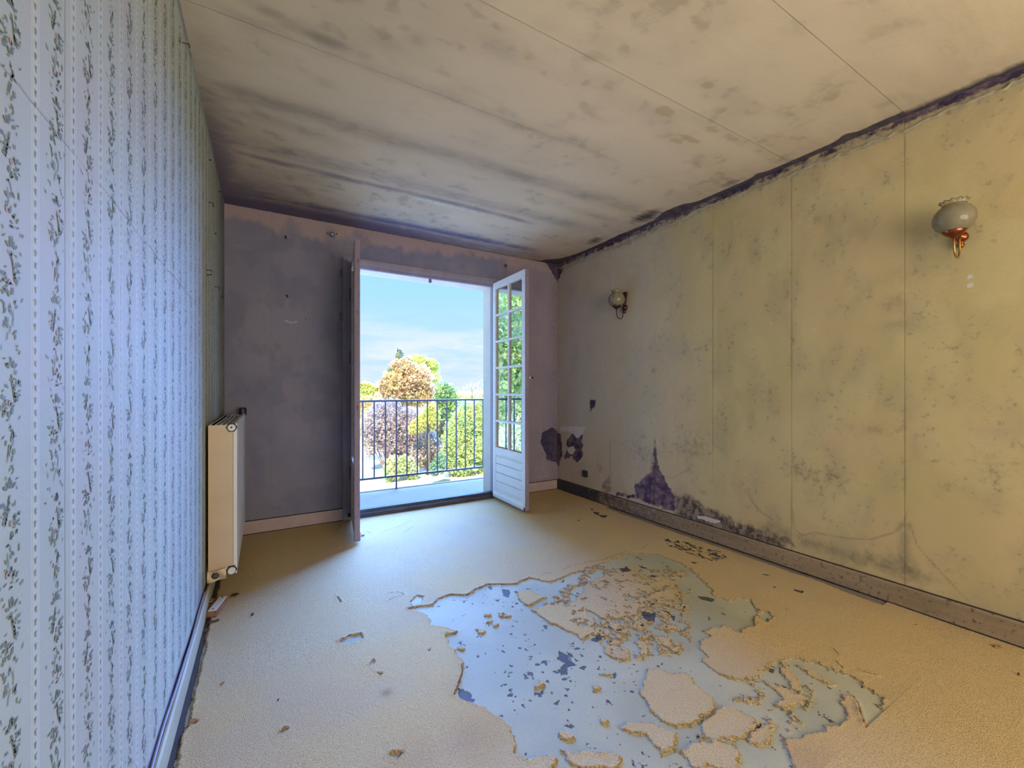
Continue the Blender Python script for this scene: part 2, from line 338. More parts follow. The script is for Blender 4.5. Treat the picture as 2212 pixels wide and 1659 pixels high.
def ceil_tan(X, Y):
    s = np.zeros(X.shape)
    for px, py, rx, ry in ((1435, 240, .06, .035), (1538, 280, .05, .022), (1490, 300, .09, .02), (1460, 305, .05, .022), (1530, 185, .035, .02)):
        cx, cy = onZ(px, py, HC); s = np.maximum(s, 0.5*sstep(np.exp(-((X-cx)/rx)**2-((Y-cy)/ry)**2)+0.35*(fbm(X, Y, 30)-0.5), 0.36, 0.45))
    return s
def ceil_flake(X, Y): return 0.95*np.exp(-((Y-2.985)/0.022)**2)*sstep(X, 0.75, 1.05)*(1-sstep(X, 1.45, 1.75))
ys = [WF]+seams_c[::-1]+[WB+0.004]
for i in range(len(ys)-1):
    y0, y1 = ys[i], ys[i+1]; step = 0.012 if y1 > 0.9 else 0.08
    us = np.linspace(WL-0.004, WR+0.004, 257 if y1 > 0.9 else 30); vv = np.linspace(y0+0.0006, y1-0.0006, max(4, int((y1-y0)/step)))
    def fz(U, V, y0=y0, y1=y1):
        e = np.minimum(V-y0, y1-V); return (U, V, HC+0.003*(fbm(U, V, 2.5)-0.5)-0.0003*np.exp(-e/0.006)+0.001)
    grid('ceiling_paper', us, vv, fz, M['ceiling'], ceil, {'stain_shade': ceil_stain_shade, 'mould': ceil_mould, 'tan': ceil_tan, 'flake': ceil_flake, 'n1': lambda U, V: fbm(U+33, V, 1.2, 3), 'n2': lambda U, V: fbm(U*.7+50, V*1.5, 5, 5), 'n3': lambda U, V: fbm(U+60, V, 15, 4)}, flip=True)

# right wall, hung in strips 53 cm wide
wr = MB().box(WR+0.004, WR+0.2, WF-0.1, WB+0.3, -0.2, HC+0.25).build('wall_right', M['plaster'])
struct(wr, 'right wall in olive-yellow mouldy wallpaper with two brass lamps')
c6 = lambda pts: [onX(x, y) for x, y in crop(pts, 1180, 820, 4.254)]
c7 = lambda pts: [onX(x, y) for x, y in crop(pts, 1600, 850, 3.016)]
def soft(X, Y, poly, s, a, wob=0.0, sc_=8.0):
    d = sdf(X, Y, poly)+0.012*(fbm(X+2, Y, 45, 3)-0.5)*2+wob*(fbm(X+5, Y, sc_)-0.5)*2; return a*sstep(d, -s, s)
def rw_purple(Y, Z):
    s = soft(Y, Z, c6([(998, 560), (1020, 720), (1040, 820), (1100, 930), (1150, 1010), (1190, 1100), (1185, 1225), (1000, 1150), (860, 1100), (700, 1065), (820, 1060), (825, 970), (900, 900), (960, 830), (980, 720)]), 0.022, 0.95, 0.02)
    s = np.maximum(s, soft(Y, Z, c6([(190, 550), (240, 490), (330, 490), (338, 600), (330, 700), (290, 770), (250, 740), (240, 690), (175, 740), (160, 700), (200, 640)]), 0.010, 1.0, 0.02, 14))
    s = np.maximum(s, soft(Y, Z, c6([(85, 480), (135, 500), (150, 700), (125, 790), (85, 800)]), 0.012, 1.0, 0.02, 12))
    s = np.maximum(s, soft(Y, Z, c6([(395, 180), (460, 190), (450, 250), (405, 290)]), 0.012, 0.75, 0.02, 14))
    s = np.maximum(s, soft(Y, Z, c6([(1090, 1150), (1180, 1160), (1185, 1220), (1050, 1190)]), 0.012, 1.0))
    s = np.maximum(s, soft(Y, Z, c6([(650, 1030), (730, 1040), (760, 1090), (640, 1070)]), 0.012, 0.8))
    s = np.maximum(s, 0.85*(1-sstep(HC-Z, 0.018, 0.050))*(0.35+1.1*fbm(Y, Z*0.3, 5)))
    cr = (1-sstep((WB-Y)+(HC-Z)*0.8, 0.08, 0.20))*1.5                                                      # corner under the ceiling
    return np.maximum(s, cr)
def rw_brown(Y, Z):
    s = soft(Y, Z, c6([(1190, 1060), (1330, 1080), (1450, 1150), (1600, 1230), (1700, 1262), (1735, 1330), (1860, 1300), (1930, 1370), (2080, 1420), (2212, 1470), (2212, 1590), (1700, 1420), (1190, 1250)]), 0.03, 1.0, 0.03)
    s = np.maximum(s, soft(Y, Z, c6([(510, 950), (590, 885), (610, 1000), (570, 1050), (510, 1020)]), 0.010, 0.6, 0.01, 14))
    s = np.maximum(s, soft(Y, Z, c6([(455, 760), (520, 800), (520, 860), (480, 850)]), 0.014, 0.35))
    s = np.maximum(s, soft(Y, Z, c6([(1400, 1010), (1480, 1010), (1460, 1060), (1410, 1060)]), 0.02, 0.5))
    s = np.maximum(s, soft(Y, Z, c6([(1560, 1300), (1680, 1310), (1640, 1380), (1570, 1350)]), 0.014, 0.95))
    s = np.maximum(s, soft(Y, Z, c7([(0, 830), (50, 840), (100, 880), (300, 930), (360, 1000), (0, 900)]), 0.02, 0.8, 0.02))
    for a in (c6([(1110, 940), (1000, 590)]),): pass
    for (x, y, ry, rz, a) in ((1395, 975, .30, .10, .33), (1500, 960, .12, .16, .38), (1740, 1020, .12, .07, .42), (1800, 1040, .10, .08, .38), (1890, 930, .2, .05, .3), (2150, 1010, .08, .12, .3), (1560, 900, .08, .20, .25)):
        cy, cz = onX(x, y); s = np.maximum(s, a*np.exp(-((Y-cy)/ry)**2-((Z-cz)/rz)**2))
    s = np.maximum(s, 0.45*(1-sstep(HC-Z, 0.02, 0.10+0.06*fbm(Y, Z, 6))))
    return s
def rw_grey(Y, Z):
    s = soft(Y, Z, c7([(1078, 860), (1092, 1000), (1130, 1100), (1180, 1170), (1300, 1222), (1080, 1215), (930, 1160), (850, 1110), (920, 1080), (1030, 1070), (1050, 960)]), 0.035, 0.72, 0.03)
    s = np.maximum(s, soft(Y, Z, c7([(330, 900), (480, 930), (640, 1010), (860, 1050), (960, 1130), (760, 1110), (400, 1020)]), 0.03, 0.5, 0.03))
    s = np.maximum(s, soft(Y, Z, c7([(120, 850), (330, 870), (335, 960), (100, 900)]), 0.04, 0.4, 0.03))
    s = np.maximum(s, soft(Y, Z, c6([(998, 520), (1012, 700), (1020, 860), (960, 860), (982, 700)]), 0.008, 0.45))
    for y0 in (0.832, 1.367, 1.899, 2.432, 2.959): s = np.maximum(s, 0.30*np.exp(-((Y-y0)/0.0035)**2)*sstep(fbm(Y*0+y0, Z, 4), 0.48, 0.62))
    for (x, y, ry, rz, a) in ((1930, 660, .05, .05, .4), (1960, 700, .10, .04, .35), (1790, 470, .07, .07, .28), (1710, 580, .05, .2, .2), (1390, 940, .03, .04, .3), (1412, 800, .02, .02, .6), (1970, 590, .25, .05, .18), (1700, 520, .3, .2, .10)):
        cy, cz = onX(x, y); s = np.maximum(s, a*np.exp(-((Y-cy)/ry)**2-((Z-cz)/rz)**2)*(0.4+1.1*fbm(Y, Z, 16)))
    return np.clip(s, 0, 1)
def rw_line(Y, Z):
    d = np.full(Y.shape, 0.1)
    for pl in (c7([(340, 760), (350, 880), (400, 925), (480, 905), (560, 920), (700, 945), (850, 950), (1000, 905), (1060, 850), (1085, 770)]), c7([(1105, 850), (1150, 990), (1210, 1060), (1300, 1160), (1420, 1290), (1500, 1365)]),
               c6([(1860, 1000), (1900, 1110), (1960, 1200), (2080, 1290)]), c6([(998, 500), (1015, 800), (1090, 890), (1160, 905), (1260, 850), (1330, 820)]), c6([(590, 580), (592, 860), (600, 900)]), c6([(680, 900), (715, 990), (740, 1050)]),
               c6([(998, 540), (975, 740), (950, 840)]), c7([(30, 620), (80, 720), (140, 780), (210, 820)]), [onX(1708, 385), onX(1710, 470)]):
        d = np.minimum(d, seg_dist(Y, Z, pl)+0.004*(fbm(Y, Z, 40)-0.3))
    return d
def rw_pale(Y, Z):
    s = soft(Y, Z, c6([(125, 430), (365, 432), (335, 495), (290, 545), (230, 480), (130, 475)]), 0.008, 0.9)
    s = np.maximum(s, soft(Y, Z, c6([(200, 620), (250, 610), (270, 650), (240, 690), (200, 670)]), 0.006, 0.8))
    s = np.maximum(s, soft(Y, Z, c6([(1390, 1250), (1500, 1265), (1600, 1300), (1570, 1320), (1400, 1280)]), 0.008, 0.85))
    s = np.maximum(s, soft(Y, Z, c6([(820, 1040), (832, 1040), (830, 1090), (820, 1085)]), 0.005, 0.9))
    s = np.maximum(s, soft(Y, Z, c6([(480, 870), (600, 880), (640, 1040), (560, 1020)]), 0.01, 0.40))
    for x, y, r in ((1665, 697, .007), (1758, 711, .004), (1518, 1002, .006), (1636, 1028, .006), (2095, 598, .01), (2095, 617, .012), (1664, 700, .006), (1610, 1024, .006)):
        cy, cz = onX(x, y); s = np.maximum(s, 0.9*(1-sstep(np.hypot(Y-cy, Z-cz), r*0.7, r*1.3)))
    return s
NZ = lambda fu=1, fv=1, o=0: {'n1': lambda U, V: fbm(U*fu+o, V*fv, 2.0, 3), 'n2': lambda U, V: fbm(U*fu+9+o, V*fv+3, 6.5, 5), 'n3': lambda U, V: fbm(U*fu+21+o, V*fv+7, 4.2, 4)}
RWA = {**NZ(1.3, 0.8), 'purple': rw_purple, 'brown': rw_brown, 'grey': rw_grey, 'line': rw_line, 'pale': rw_pale}
def strips(name, parent, edges, fn, mat, attrs, flip, near, fine=0.010, z0=0.0, hole=None):
    for i in range(len(edges)-1):
        a, b = edges[i], edges[i+1]; f = fine if b > near else 0.05
        us = np.linspace(a+0.0006, b-0.0006, max(4, int((b-a)/f))); vv = np.linspace(z0, HC+0.002, int((HC-z0)/f))
        grid(name, us, vv, lambda U, V, a=a, b=b: fn(U, V, np.minimum(U-a, b-U)), mat, parent, attrs, flip)
strips('wallpaper_strip', wr, [WF, -0.77, -0.235, 0.297, 0.832, 1.367, 1.899, 2.432, 2.959, 3.50, WB+0.004],
       lambda U, V, e: (WR+0.004*(fbm(U, V, 2.0)-0.5)+0.0003*np.exp(-e/0.004)-0.001, U, V), M['rightwall'], RWA, True, 0.35)

# paper torn off below the ceiling and left curling
def paper_edge(z_at, ya, yb, depth, drop):
    us = np.linspace(ya, yb, int((yb-ya)/0.008)); ze = np.array([z_at(u) for u in us]); vv = np.linspace(0, 1, 5)
    U, V = np.meshgrid(us, vv); Z = ze[None, :]-drop*V; Xo = WR-0.003-depth*(1-V)**2*(0.35+0.9*fbm(U, U*0+2, 9))
    co = np.stack([Xo, U, Z], -1).reshape(-1, 3); n = len(us); i = (np.arange(4)[:, None]*n+np.arange(n-1)[None, :]).ravel()
    return co, np.stack([i, i+1, i+1+n, i+n], 1)
M['paper_back'] = worn('torn_paper', (0.40, 0.36, 0.26), (0.30, 0.27, 0.22), 30, 0.85)
co, q = paper_edge(lambda u: HC-0.055-0.030*(float(fbm(np.array([u]), np.array([1.0]), 3)[0])-0.5)*2-0.016*(float(fbm(np.array([u]), np.array([4.0]), 28)[0])-0.5)*2, 0.3, WB-0.02, 0.009, 0.012)
pe = arr_mesh('peeling_paper', co, q, M['paper_back'], wr, smooth=False)

# back wall with the balcony doorway; facade behind it
OX0, OX1, OZ = 0.575, 2.055, 2.215
wb = empty('wall_back', (0, 0, 0)); struct(wb, 'back wall in mauve-grey wallpaper around the balcony doors')
fb = MB().box(-4.5, 0.64, WB+0.012, 4.07, -2.8, 3.8).box(2.028, 7.0, WB+0.012, 4.07, -2.8, 3.8).box(0.64, 2.028, WB+0.012, 4.07, 2.17, 3.8).box(0.64, 2.028, WB+0.012, 4.07, -2.8, -0.02)
facade = fb.build('wall_outside', M['facade']); struct(facade, 'cream rendered outer wall and reveal around the doorway')
def bw_purple(X, Z):
    P = [onY(x, y) for x, y in ((1171, 932), (1190, 925), (1210, 930), (1212, 1007), (1181, 988), (1169, 956))]
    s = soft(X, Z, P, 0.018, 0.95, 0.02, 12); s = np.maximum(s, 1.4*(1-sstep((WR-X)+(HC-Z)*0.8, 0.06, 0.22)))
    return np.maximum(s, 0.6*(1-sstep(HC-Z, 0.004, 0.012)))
def bw_brown(X, Z):
    s = 0.4*np.exp(-((X-WR)/0.1)**2); s = np.maximum(s, 0.5*(1-sstep(Z, 0.09, 0.16))*sstep(X, 2.0, 2.4))
    for x, y, r, a in ((590, 1097, .012, .9), (603, 1095, .014, .9), (680, 950, .05, .3), (1160, 620, .1, .3), (1020, 545, .04, .5), (1042, 560, .03, .5), (790, 520, .05, .4)):
        cx, cz = onY(x, y); s = np.maximum(s, a*np.exp(-((X-cx)**2+(Z-cz)**2)/r**2))
    return s
def bw_pale(X, Z):
    P = [onY(x, y) for x, y in ((607, 688), (618, 690), (632, 696), (640, 691), (646, 694), (640, 699), (622, 699))]; s = soft(X, Z, P, 0.006, 0.75)
    P = [onY(x, y) for x, y in ((1150, 1000), (1165, 985), (1180, 1000), (1190, 1030), (1160, 1040))]; return np.maximum(s, soft(X, Z, P, 0.015, 0.45, 0.01))
BWA = {**NZ(1.2, 0.9, 40), 'purple': bw_purple, 'brown': bw_brown, 'pale': bw_pale}
def bstrip(x0, x1, z0, z1):
    us = np.linspace(x0+0.0005, x1-0.0005, max(3, int((x1-x0)/0.010))); vv = np.linspace(z0, z1, max(3, int((z1-z0)/0.010)))
    grid('wallpaper_strip', us, vv, lambda U, V: (U, WB+0.003*(fbm(U, V, 2.2)-0.5)+0.0014*np.exp(-np.minimum(U-x0, x1-U)/0.005), V), M['backwall'], wb, BWA)
MB().box(WL-0.2, OX0, WB+0.003, WB+0.012, 0, HC).box(OX1, WR+0.2, WB+0.003, WB+0.012, 0, HC).box(OX0, OX1, WB+0.003, WB+0.012, OZ, HC).build('plaster_backing', M['plaster'], wb)
bstrip(WL-0.004, 0.03, 0, HC); bstrip(0.03, 0.505, 0, HC); bstrip(0.505, OX0, 0, HC); bstrip(OX0, 1.04, OZ, HC); bstrip(1.04, 1.57, OZ, HC); bstrip(1.57, OX1, OZ, HC); bstrip(OX1, 2.15, 0, HC); bstrip(2.15, 2.62, 0, HC); bstrip(2.62, WR+0.004, 0, HC)

# left wall: printed floral wallpaper
wl = MB().box(WL-0.2, WL-0.004, WF-0.1, WB+0.3, -0.2, HC+0.25).build('wall_left', M['plaster'])
struct(wl, 'left wall in pale floral striped wallpaper with a long crack')
def lw_line(Y, Z):
    zc = 1.489+0.006*(fbm(Y, Z*0, 9)-0.5)*2+0.002*(fbm(Y, Z*0+3, 60)-0.5)*2
    return (Z-zc)*(1+7*sstep(Y, 2.0, 2.8)+3*sstep(fbm(Y, Z*0+9, 5), 0.55, 0.62))
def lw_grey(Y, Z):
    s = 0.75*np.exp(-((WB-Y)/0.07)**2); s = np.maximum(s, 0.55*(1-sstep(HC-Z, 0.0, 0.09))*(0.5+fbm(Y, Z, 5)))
    s = np.maximum(s, 0.80*np.exp(-((WB-Y)/0.45)**2)*(0.75+0.25*sstep(Z, 0.9, 2.2))); s = np.maximum(s, 0.9*(1-sstep(Z, 0.118, 0.132)))  # wall darkened toward the back corner: shade painted into the paper
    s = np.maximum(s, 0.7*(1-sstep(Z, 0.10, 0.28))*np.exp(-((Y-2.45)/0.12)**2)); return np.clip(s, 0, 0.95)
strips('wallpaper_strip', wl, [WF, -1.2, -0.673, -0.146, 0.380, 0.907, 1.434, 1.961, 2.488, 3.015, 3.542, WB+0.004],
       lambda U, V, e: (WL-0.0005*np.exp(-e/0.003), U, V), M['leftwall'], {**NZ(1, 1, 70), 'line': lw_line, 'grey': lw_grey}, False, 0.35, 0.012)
def leaf(cy, cz, ln, wd, ang, n=6):
    p = [(ln/2*cos(2*pi*k/n), wd/2*sin(2*pi*k/n)) for k in range(n)]; ca, sa = cos(ang), sin(ang)
    return [(cy+a*ca-b*sa, cz+a*sa+b*ca) for a, b in p]
def sprig(rng, kind):
    L = []; G = (0.185, 0.215, 0.185); D = (0.135, 0.165, 0.15); K = (0.42, 0.23, 0.25)
    s = 1 if kind == 0 else -1
    for k in range(34): L.append((rng.gauss(0, .0125), rng.uniform(-.070, .074), rng.uniform(.004, .0065), .0017, rng.uniform(.2, 2.9), G if k % 4 else D))
    for a, d in ((1.9, .006), (1.2, .006), (2.6, .007), (0.6, .007), (1.57, .009)): L.append((s*.002+1.5*d*cos(a), .060+1.3*d*sin(a), .0085, .0030, a, D))
    for k in range(4): L.append((s*(.003+.002*k), .050-.008*k, .0095, .0026, 1.57+s*.35, D if k < 2 else G))       # stem
    for side in (-1, 1):
        cx = side*(.015+.002*rng.random()); cz = .024+side*s*.009
        for k in range(9):
            a = pi/2+side*(-0.4+k*0.42); r = .010-.0004*k
            L.append((cx+r*cos(a), cz+r*sin(a)*1.35, .0052, .0021, a+rng.uniform(-.5, .5), G if k % 3 else D))
        for k in range(4):
            a = rng.uniform(0, 6.28); L.append((cx+.004*cos(a), cz+.005*sin(a), .0042, .0019, a, G))
    L.append((s*-.001, .020, .0058, .0055, 0, K)); L.append((s*.003, .010, .0085, .0042, 1.2, D)); L.append((s*-.004, .006, .0075, .0036, 2.1, D))
    for k in range(7):
        a = rng.uniform(.6, 2.5); L.append((s*-.004+rng.uniform(-.016, .016), -.012-.006*k+rng.uniform(-.003, .003), rng.uniform(.005, .009), .0026, a, D if k % 2 else G))
    for k in range(5): L.append((s*.006*sin(k*1.1), -.010-.009*k, .010, .0014, 1.57+.3*cos(k), G))
    L.append((s*.007, -.040, .0060, .0058, 0, (0.46, 0.30, 0.33) if kind else G)); return L
rng = random.Random(5); SPR = [sprig(random.Random(3), 0), sprig(random.Random(9), 1), sprig(random.Random(21), 0)]
V_, F_, T_ = [], [], []
def put(pts, tint):
    k = len(V_); V_.extend([(WL+0.0007, p[0], p[1]) for p in pts]); F_.append(tuple(range(k, k+6))); T_.append(tint+(1,))
cols = [0.8735+0.1285*k for k in range(-9, 23)]
for ci, yc in enumerate(cols):
    off = 0.146*((ci*0.37) % 1); z = 0.13+off*0.5; k = 0
    while z < HC-0.03:
        fade = 0.70*math.exp(-((yc-1.15)/0.33)**2-((z-1.22)/0.17)**2)+0.04+0.14*rng.random(); P = (0.37, 0.41, 0.36)  # print paled mid-wall for wear and for overbright light, painted into the tint
        for (dy, dz, ln, wd, an, tint) in SPR[(k+ci) % 3]:
            zz = z+dz
            if not 0.14 < zz < HC-0.01 or yc+dy > WB-0.004 or rng.random() < 0.04: continue
            put(leaf(yc+dy*1.1+rng.gauss(0, .0006), zz, ln*1.30, wd*1.55, an), tuple(tint[i]*(1-fade)+P[i]*fade for i in range(3)))
        z += 0.146; k += 1
    ys_ = yc-0.06425; z = 0.14
    while z < HC-0.01:
        fade = 0.6*math.exp(-((ys_-1.1)/0.35)**2-((z-1.22)/0.2)**2)+0.10+0.2*rng.random()
        tt = tuple((0.17, 0.20, 0.19)[i]*(1-fade)+(0.52, 0.56, 0.50)[i]*fade for i in range(3))
        sg = 1 if int(z/0.0165) % 2 else -1
        put(leaf(ys_+rng.gauss(0, .0004), z, .0112, .0030, 1.57+sg*0.28), tt); put(leaf(ys_+sg*.0018, z+.003, .005, .0022, 1.0), tt); z += 0.0165
m, t = newmat('printed_ink'); setc(t, t.mix(1.0, t.attr('tint', 'Color'), (0.86, 0.92, 0.88), 'MULTIPLY'), 0.75); M['ink'] = m
me_ = arr_mesh('floral_print', np.array(V_), np.array(F_), M['ink'], wl, fattrs={'tint': np.array(T_)}, smooth=False); me_['kind'] = 'stuff'

# wall behind the camera
wf = MB().box(WL-0.2, WR+0.2, WF-0.2, WF, -0.2, HC+0.25).build('wall_front', M['facade']); struct(wf, 'plain plastered wall opposite the balcony doors')

# skirting boards
M['skirt_r'] = None
def mat_skirt():
    m, t = newmat('mouldy_skirting'); v = t.pos(); x, y, z = t.xyz()
    c = t.mix(t.ramp(t.noise(7, 5, 0.6, t.pos((1, .5, 3))), 0.35, 0.65), (0.25, 0.185, 0.12), (0.33, 0.24, 0.16))
    sp = t.ramp(t.noise(50, 4, 0.65, v), 0.57, 0.65); c = t.mix(t.math('MULTIPLY', sp, 0.8), c, (0.09, 0.06, 0.045))
    c = t.mix(t.math('MULTIPLY', t.ramp(t.noise(26, 4, 0.65, v), 0.60, 0.68), t.ramp(y, 1.5, 3.0, 0.1, 0.8)), c, (0.45, 0.38, 0.36))
    mo = t.math('MULTIPLY', t.ramp(y, 1.8, 3.2, 0.0, 0.75), t.ramp(t.noise(20, 5, 0.65, v), 0.38, 0.60)); c = t.mix(mo, c, (0.04, 0.03, 0.055))
    nv = t.math('MULTIPLY', t.ramp(t.math('ADD', y, t.noise(11, 4, 0.6, v)), 3.45, 3.70), 0.9); c = t.mix(nv, c, (0.03, 0.035, 0.07))
    setc(t, c, 0.8, t.noise(70, 4, 0.6, v), 0.5, 0.004); return m
M['skirt_r'] = mat_skirt()
M['skirt_b'] = worn('mauve_painted_skirting', (0.46, 0.36, 0.38), (0.40, 0.31, 0.34), 6, 0.6, 0.2, ((0.2, 0.14, 0.16), 0.70))
M['skirt_l'] = worn('cream_painted_skirting', (0.46, 0.44, 0.32), (0.40, 0.37, 0.26), 7, 0.55, 0.2, ((0.2, 0.16, 0.11), 0.70))
def jitter_line(a, b, step, amp, sd):
    r = random.Random(sd); n = int((b-a)/step); return [(a+(b-a)*i/n, r.uniform(-amp, amp)) for i in range(n+1)]
def skirt(name, p, ax, a, b, mat, label, topgap=True, th=0.014, h=0.10):
    root = empty(name, (0, 0, 0)); struct(root, label)
    prof = [(0, 0.006), (th, 0.006), (th, h-0.008), (th-0.004, h), (0, h)]
    mb = MB()
    if ax == 'y': sgn = -1 if p > 1 else 1; pts = [(p+sgn*q, z) for q, z in prof]; mb.prism(pts, a, b, 'y')
    else: pts = [(p-q, z) for q, z in prof]; mb.prism(pts, a, b, 'x')
    mb.build('board', mat, root, bevel=0.0015); g = MB()
    if ax == 'y': g.box(*sorted((p, p+sgn*0.006)), a, b, h, h+0.005).box(*sorted((p, p+sgn*(th-0.002))), a, b, -0.008, 0.006)
    else: g.box(a, b, p-0.006, p, h, h+0.005).box(a, b, p-th+0.002, p, -0.008, 0.006)
    g.build('shadow_strip', M['dark'], root); return root  # solid dark strips stand in for the shadow lines along the board
skirt('baseboard_right', WR-0.003, 'y', WF, WB-0.02, M['skirt_r'], 'brown mould-speckled skirting along the right wall', th=0.016, h=0.108)
skirt('baseboard_back', WB-0.002, 'x', WL+0.02, 0.56, M['skirt_b'], 'mauve skirting between radiator and left door jamb')
skirt('baseboard_corner', WB-0.002, 'x', 2.072, WR-0.02, M['skirt_b'], 'mould-stained skirting right of the doors')
bl = skirt('baseboard_left', WL+0.002, 'y', WF, WB-0.02, M['skirt_l'], 'cream skirting below the floral wallpaper', th=0.016)
# glue strip and cable lying on the left skirting
M['cable'] = worn('lilac_cable', (0.30, 0.28, 0.36), (0.22, 0.20, 0.26), 15, 0.5)
pts = [(WL+0.008+0.002*sin(y*7), y, 0.112+0.003*sin(y*5)+0.002*sin(y*17)) for y in np.arange(-0.5, 2.56, 0.05)]
tag(MB().tube(pts, 0.0042, 8).build('cable', M['cable'], smooth=True), 'thin grey cable lying along the top of the left skirting', 'cable')

# ------------------------------------------------------------------ carpet
c1 = lambda pts: [onZ(x, y) for x, y in crop(pts, 800, 1150, 3.16)]
c2 = lambda pts: [onZ(x, y) for x, y in crop(pts, 1400, 1150, 2.724)]
c3 = lambda pts: [onZ(x, y) for x, y in crop(pts, 360, 1150, 3.259)]
bare = c1([(255, 520), (430, 495), (470, 450), (540, 425), (665, 428), (720, 385), (800, 355), (1000, 350), (1080, 308), (1170, 325), (1230, 335), (1330, 300), (1430, 262), (1600, 195), (1780, 140)]) \
    + c2([(60, 130), (210, 190), (330, 290), (400, 380), (470, 400), (600, 392), (640, 470), (625, 540), (540, 585), (440, 550), (300, 650), (340, 760), (410, 830), (520, 870), (640, 850), (700, 760), (860, 730), (1010, 770), (1150, 820), (1280, 900), (1380, 985),
          (1370, 1100), (1400, 1165), (1290, 1160), (1265, 1090), (1245, 1010), (1200, 950), (1110, 985), (1150, 1030), (1190, 1085), (1100, 1130), (960, 1190), (790, 1205), (830, 1320), (900, 1390)]) \
    + [(1.20, 0.62), (0.98, 0.66)] + c1([(1230, 1600), (1280, 1545), (1240, 1500), (1180, 1510), (1060, 1550), (985, 1500), (985, 1420), (960, 1320), (850, 1250), (780, 1190), (700, 1160), (570, 1110), (600, 1040), (630, 950), (620, 850), (540, 760), (500, 700), (560, 690), (595, 670), (500, 640), (410, 625), (410, 590), (380, 545)])
islands = [c1([(990, 400), (1080, 395), (1210, 440), (1080, 505), (1010, 450)]), c1([(1090, 525), (1250, 490), (1440, 510), (1530, 580), (1560, 650), (1450, 728), (1330, 665), (1200, 600), (1120, 545)]),
    c1([(1510, 340), (1600, 280), (1760, 230), (1900, 300), (2080, 320), (2110, 440), (1900, 470), (1800, 590), (1600, 590), (1450, 520), (1330, 500), (1420, 440)]),
    c2([(0, 810), (60, 810), (180, 825), (245, 835), (255, 870), (300, 900), (355, 940), (400, 1000), (385, 1050), (270, 1130), (170, 1145), (100, 1120), (30, 1050), (-35, 960), (-30, 880)]),
    c1([(1700, 1320), (1860, 1285), (2000, 1330), (2100, 1365), (2060, 1450), (1980, 1530), (1960, 1480), (1870, 1390), (1740, 1350)]),
    c2([(300, 1140), (440, 1010), (500, 1020), (610, 1100), (590, 1180), (540, 1220), (400, 1215), (330, 1200)]), c2([(600, 1180), (700, 1160), (745, 1195), (640, 1255), (600, 1230)]),
    c2([(190, 1290), (290, 1235), (500, 1240), (540, 1295), (520, 1387), (260, 1387)]), c1([(1290, 1475), (1400, 1495), (1560, 1500), (1700, 1500), (1725, 1600), (1560, 1605), (1400, 1600), (1340, 1545)]),
    c2([(730, 910), (820, 930), (920, 970), (910, 1010), (800, 1030), (750, 1020), (790, 960)]), c2([(680, 870), (740, 900), (900, 960), (780, 950)]), c2([(860, 770), (960, 790), (1010, 840), (1100, 880), (1090, 895), (960, 860)]),
    c2([(790, 760), (850, 830), (890, 910), (870, 915), (810, 840)]), c1([(1590, 780), (1680, 750), (1770, 830), (1760, 860), (1650, 850), (1600, 810)]), c1([(1790, 740), (1900, 740), (1900, 820), (1850, 840)]), c1([(1950, 720), (2040, 690), (2040, 760), (1960, 770)]),
    c1([(2050, 800), (2140, 790), (2130, 815), (2050, 840)]), c1([(1110, 1040), (1150, 1010), (1190, 1035), (1120, 1062)]), c1([(1545, 955), (1630, 960), (1640, 985), (1560, 975)]), c1([(1510, 1050), (1560, 1045), (1560, 1065), (1520, 1080)]),
    c1([(1560, 1265), (1620, 1280), (1610, 1305), (1570, 1290)]), c1([(1285, 1360), (1340, 1360), (1410, 1400), (1330, 1405), (1290, 1385)]), c1([(600, 780), (650, 785), (640, 805), (600, 800)]), c1([(720, 655), (775, 670), (770, 690), (730, 675)]),
    c1([(780, 555), (830, 545), (825, 570), (780, 570)]), c1([(870, 545), (910, 540), (905, 575), (870, 570)]), c1([(930, 555), (960, 560), (950, 580), (925, 572)]), c1([(800, 600), (830, 595), (825, 612), (800, 612)]), c1([(845, 620), (880, 612), (870, 640), (840, 640)]),
    c2([(640, 640), (700, 740), (660, 860), (600, 800), (560, 740)]), c2([(170, 640), (215, 690), (140, 718), (130, 700)]), c2([(390, 560), (440, 570), (420, 605), (330, 600), (340, 575)]), c2([(560, 955), (595, 960), (580, 970), (560, 965)])]
patches = [c3([(1205, 765), (1290, 725), (1375, 705), (1395, 745), (1300, 785), (1235, 780)]), c3([(765, 1420), (790, 1385), (840, 1365), (880, 1375), (850, 1410), (790, 1435)]), c3([(1540, 1600), (1570, 1545), (1630, 1535), (1685, 1530), (1640, 1590), (1590, 1610)]),
    c3([(1420, 925), (1460, 890), (1475, 920), (1430, 940)]), c3([(1460, 970), (1520, 985), (1510, 1010), (1465, 990)]), c3([(160, 1325), (225, 1325), (195, 1360)]), c3([(1190, 430), (1240, 490), (1210, 495), (1180, 440)]), c3([(1715, 490), (1760, 440), (1810, 450), (1800, 490), (1720, 520)]),
    c2([(640, 470), (700, 460), (740, 500), (700, 522), (650, 505)]), c2([(1480, 1260), (1550, 1190), (1560, 1300), (1500, 1290)])]
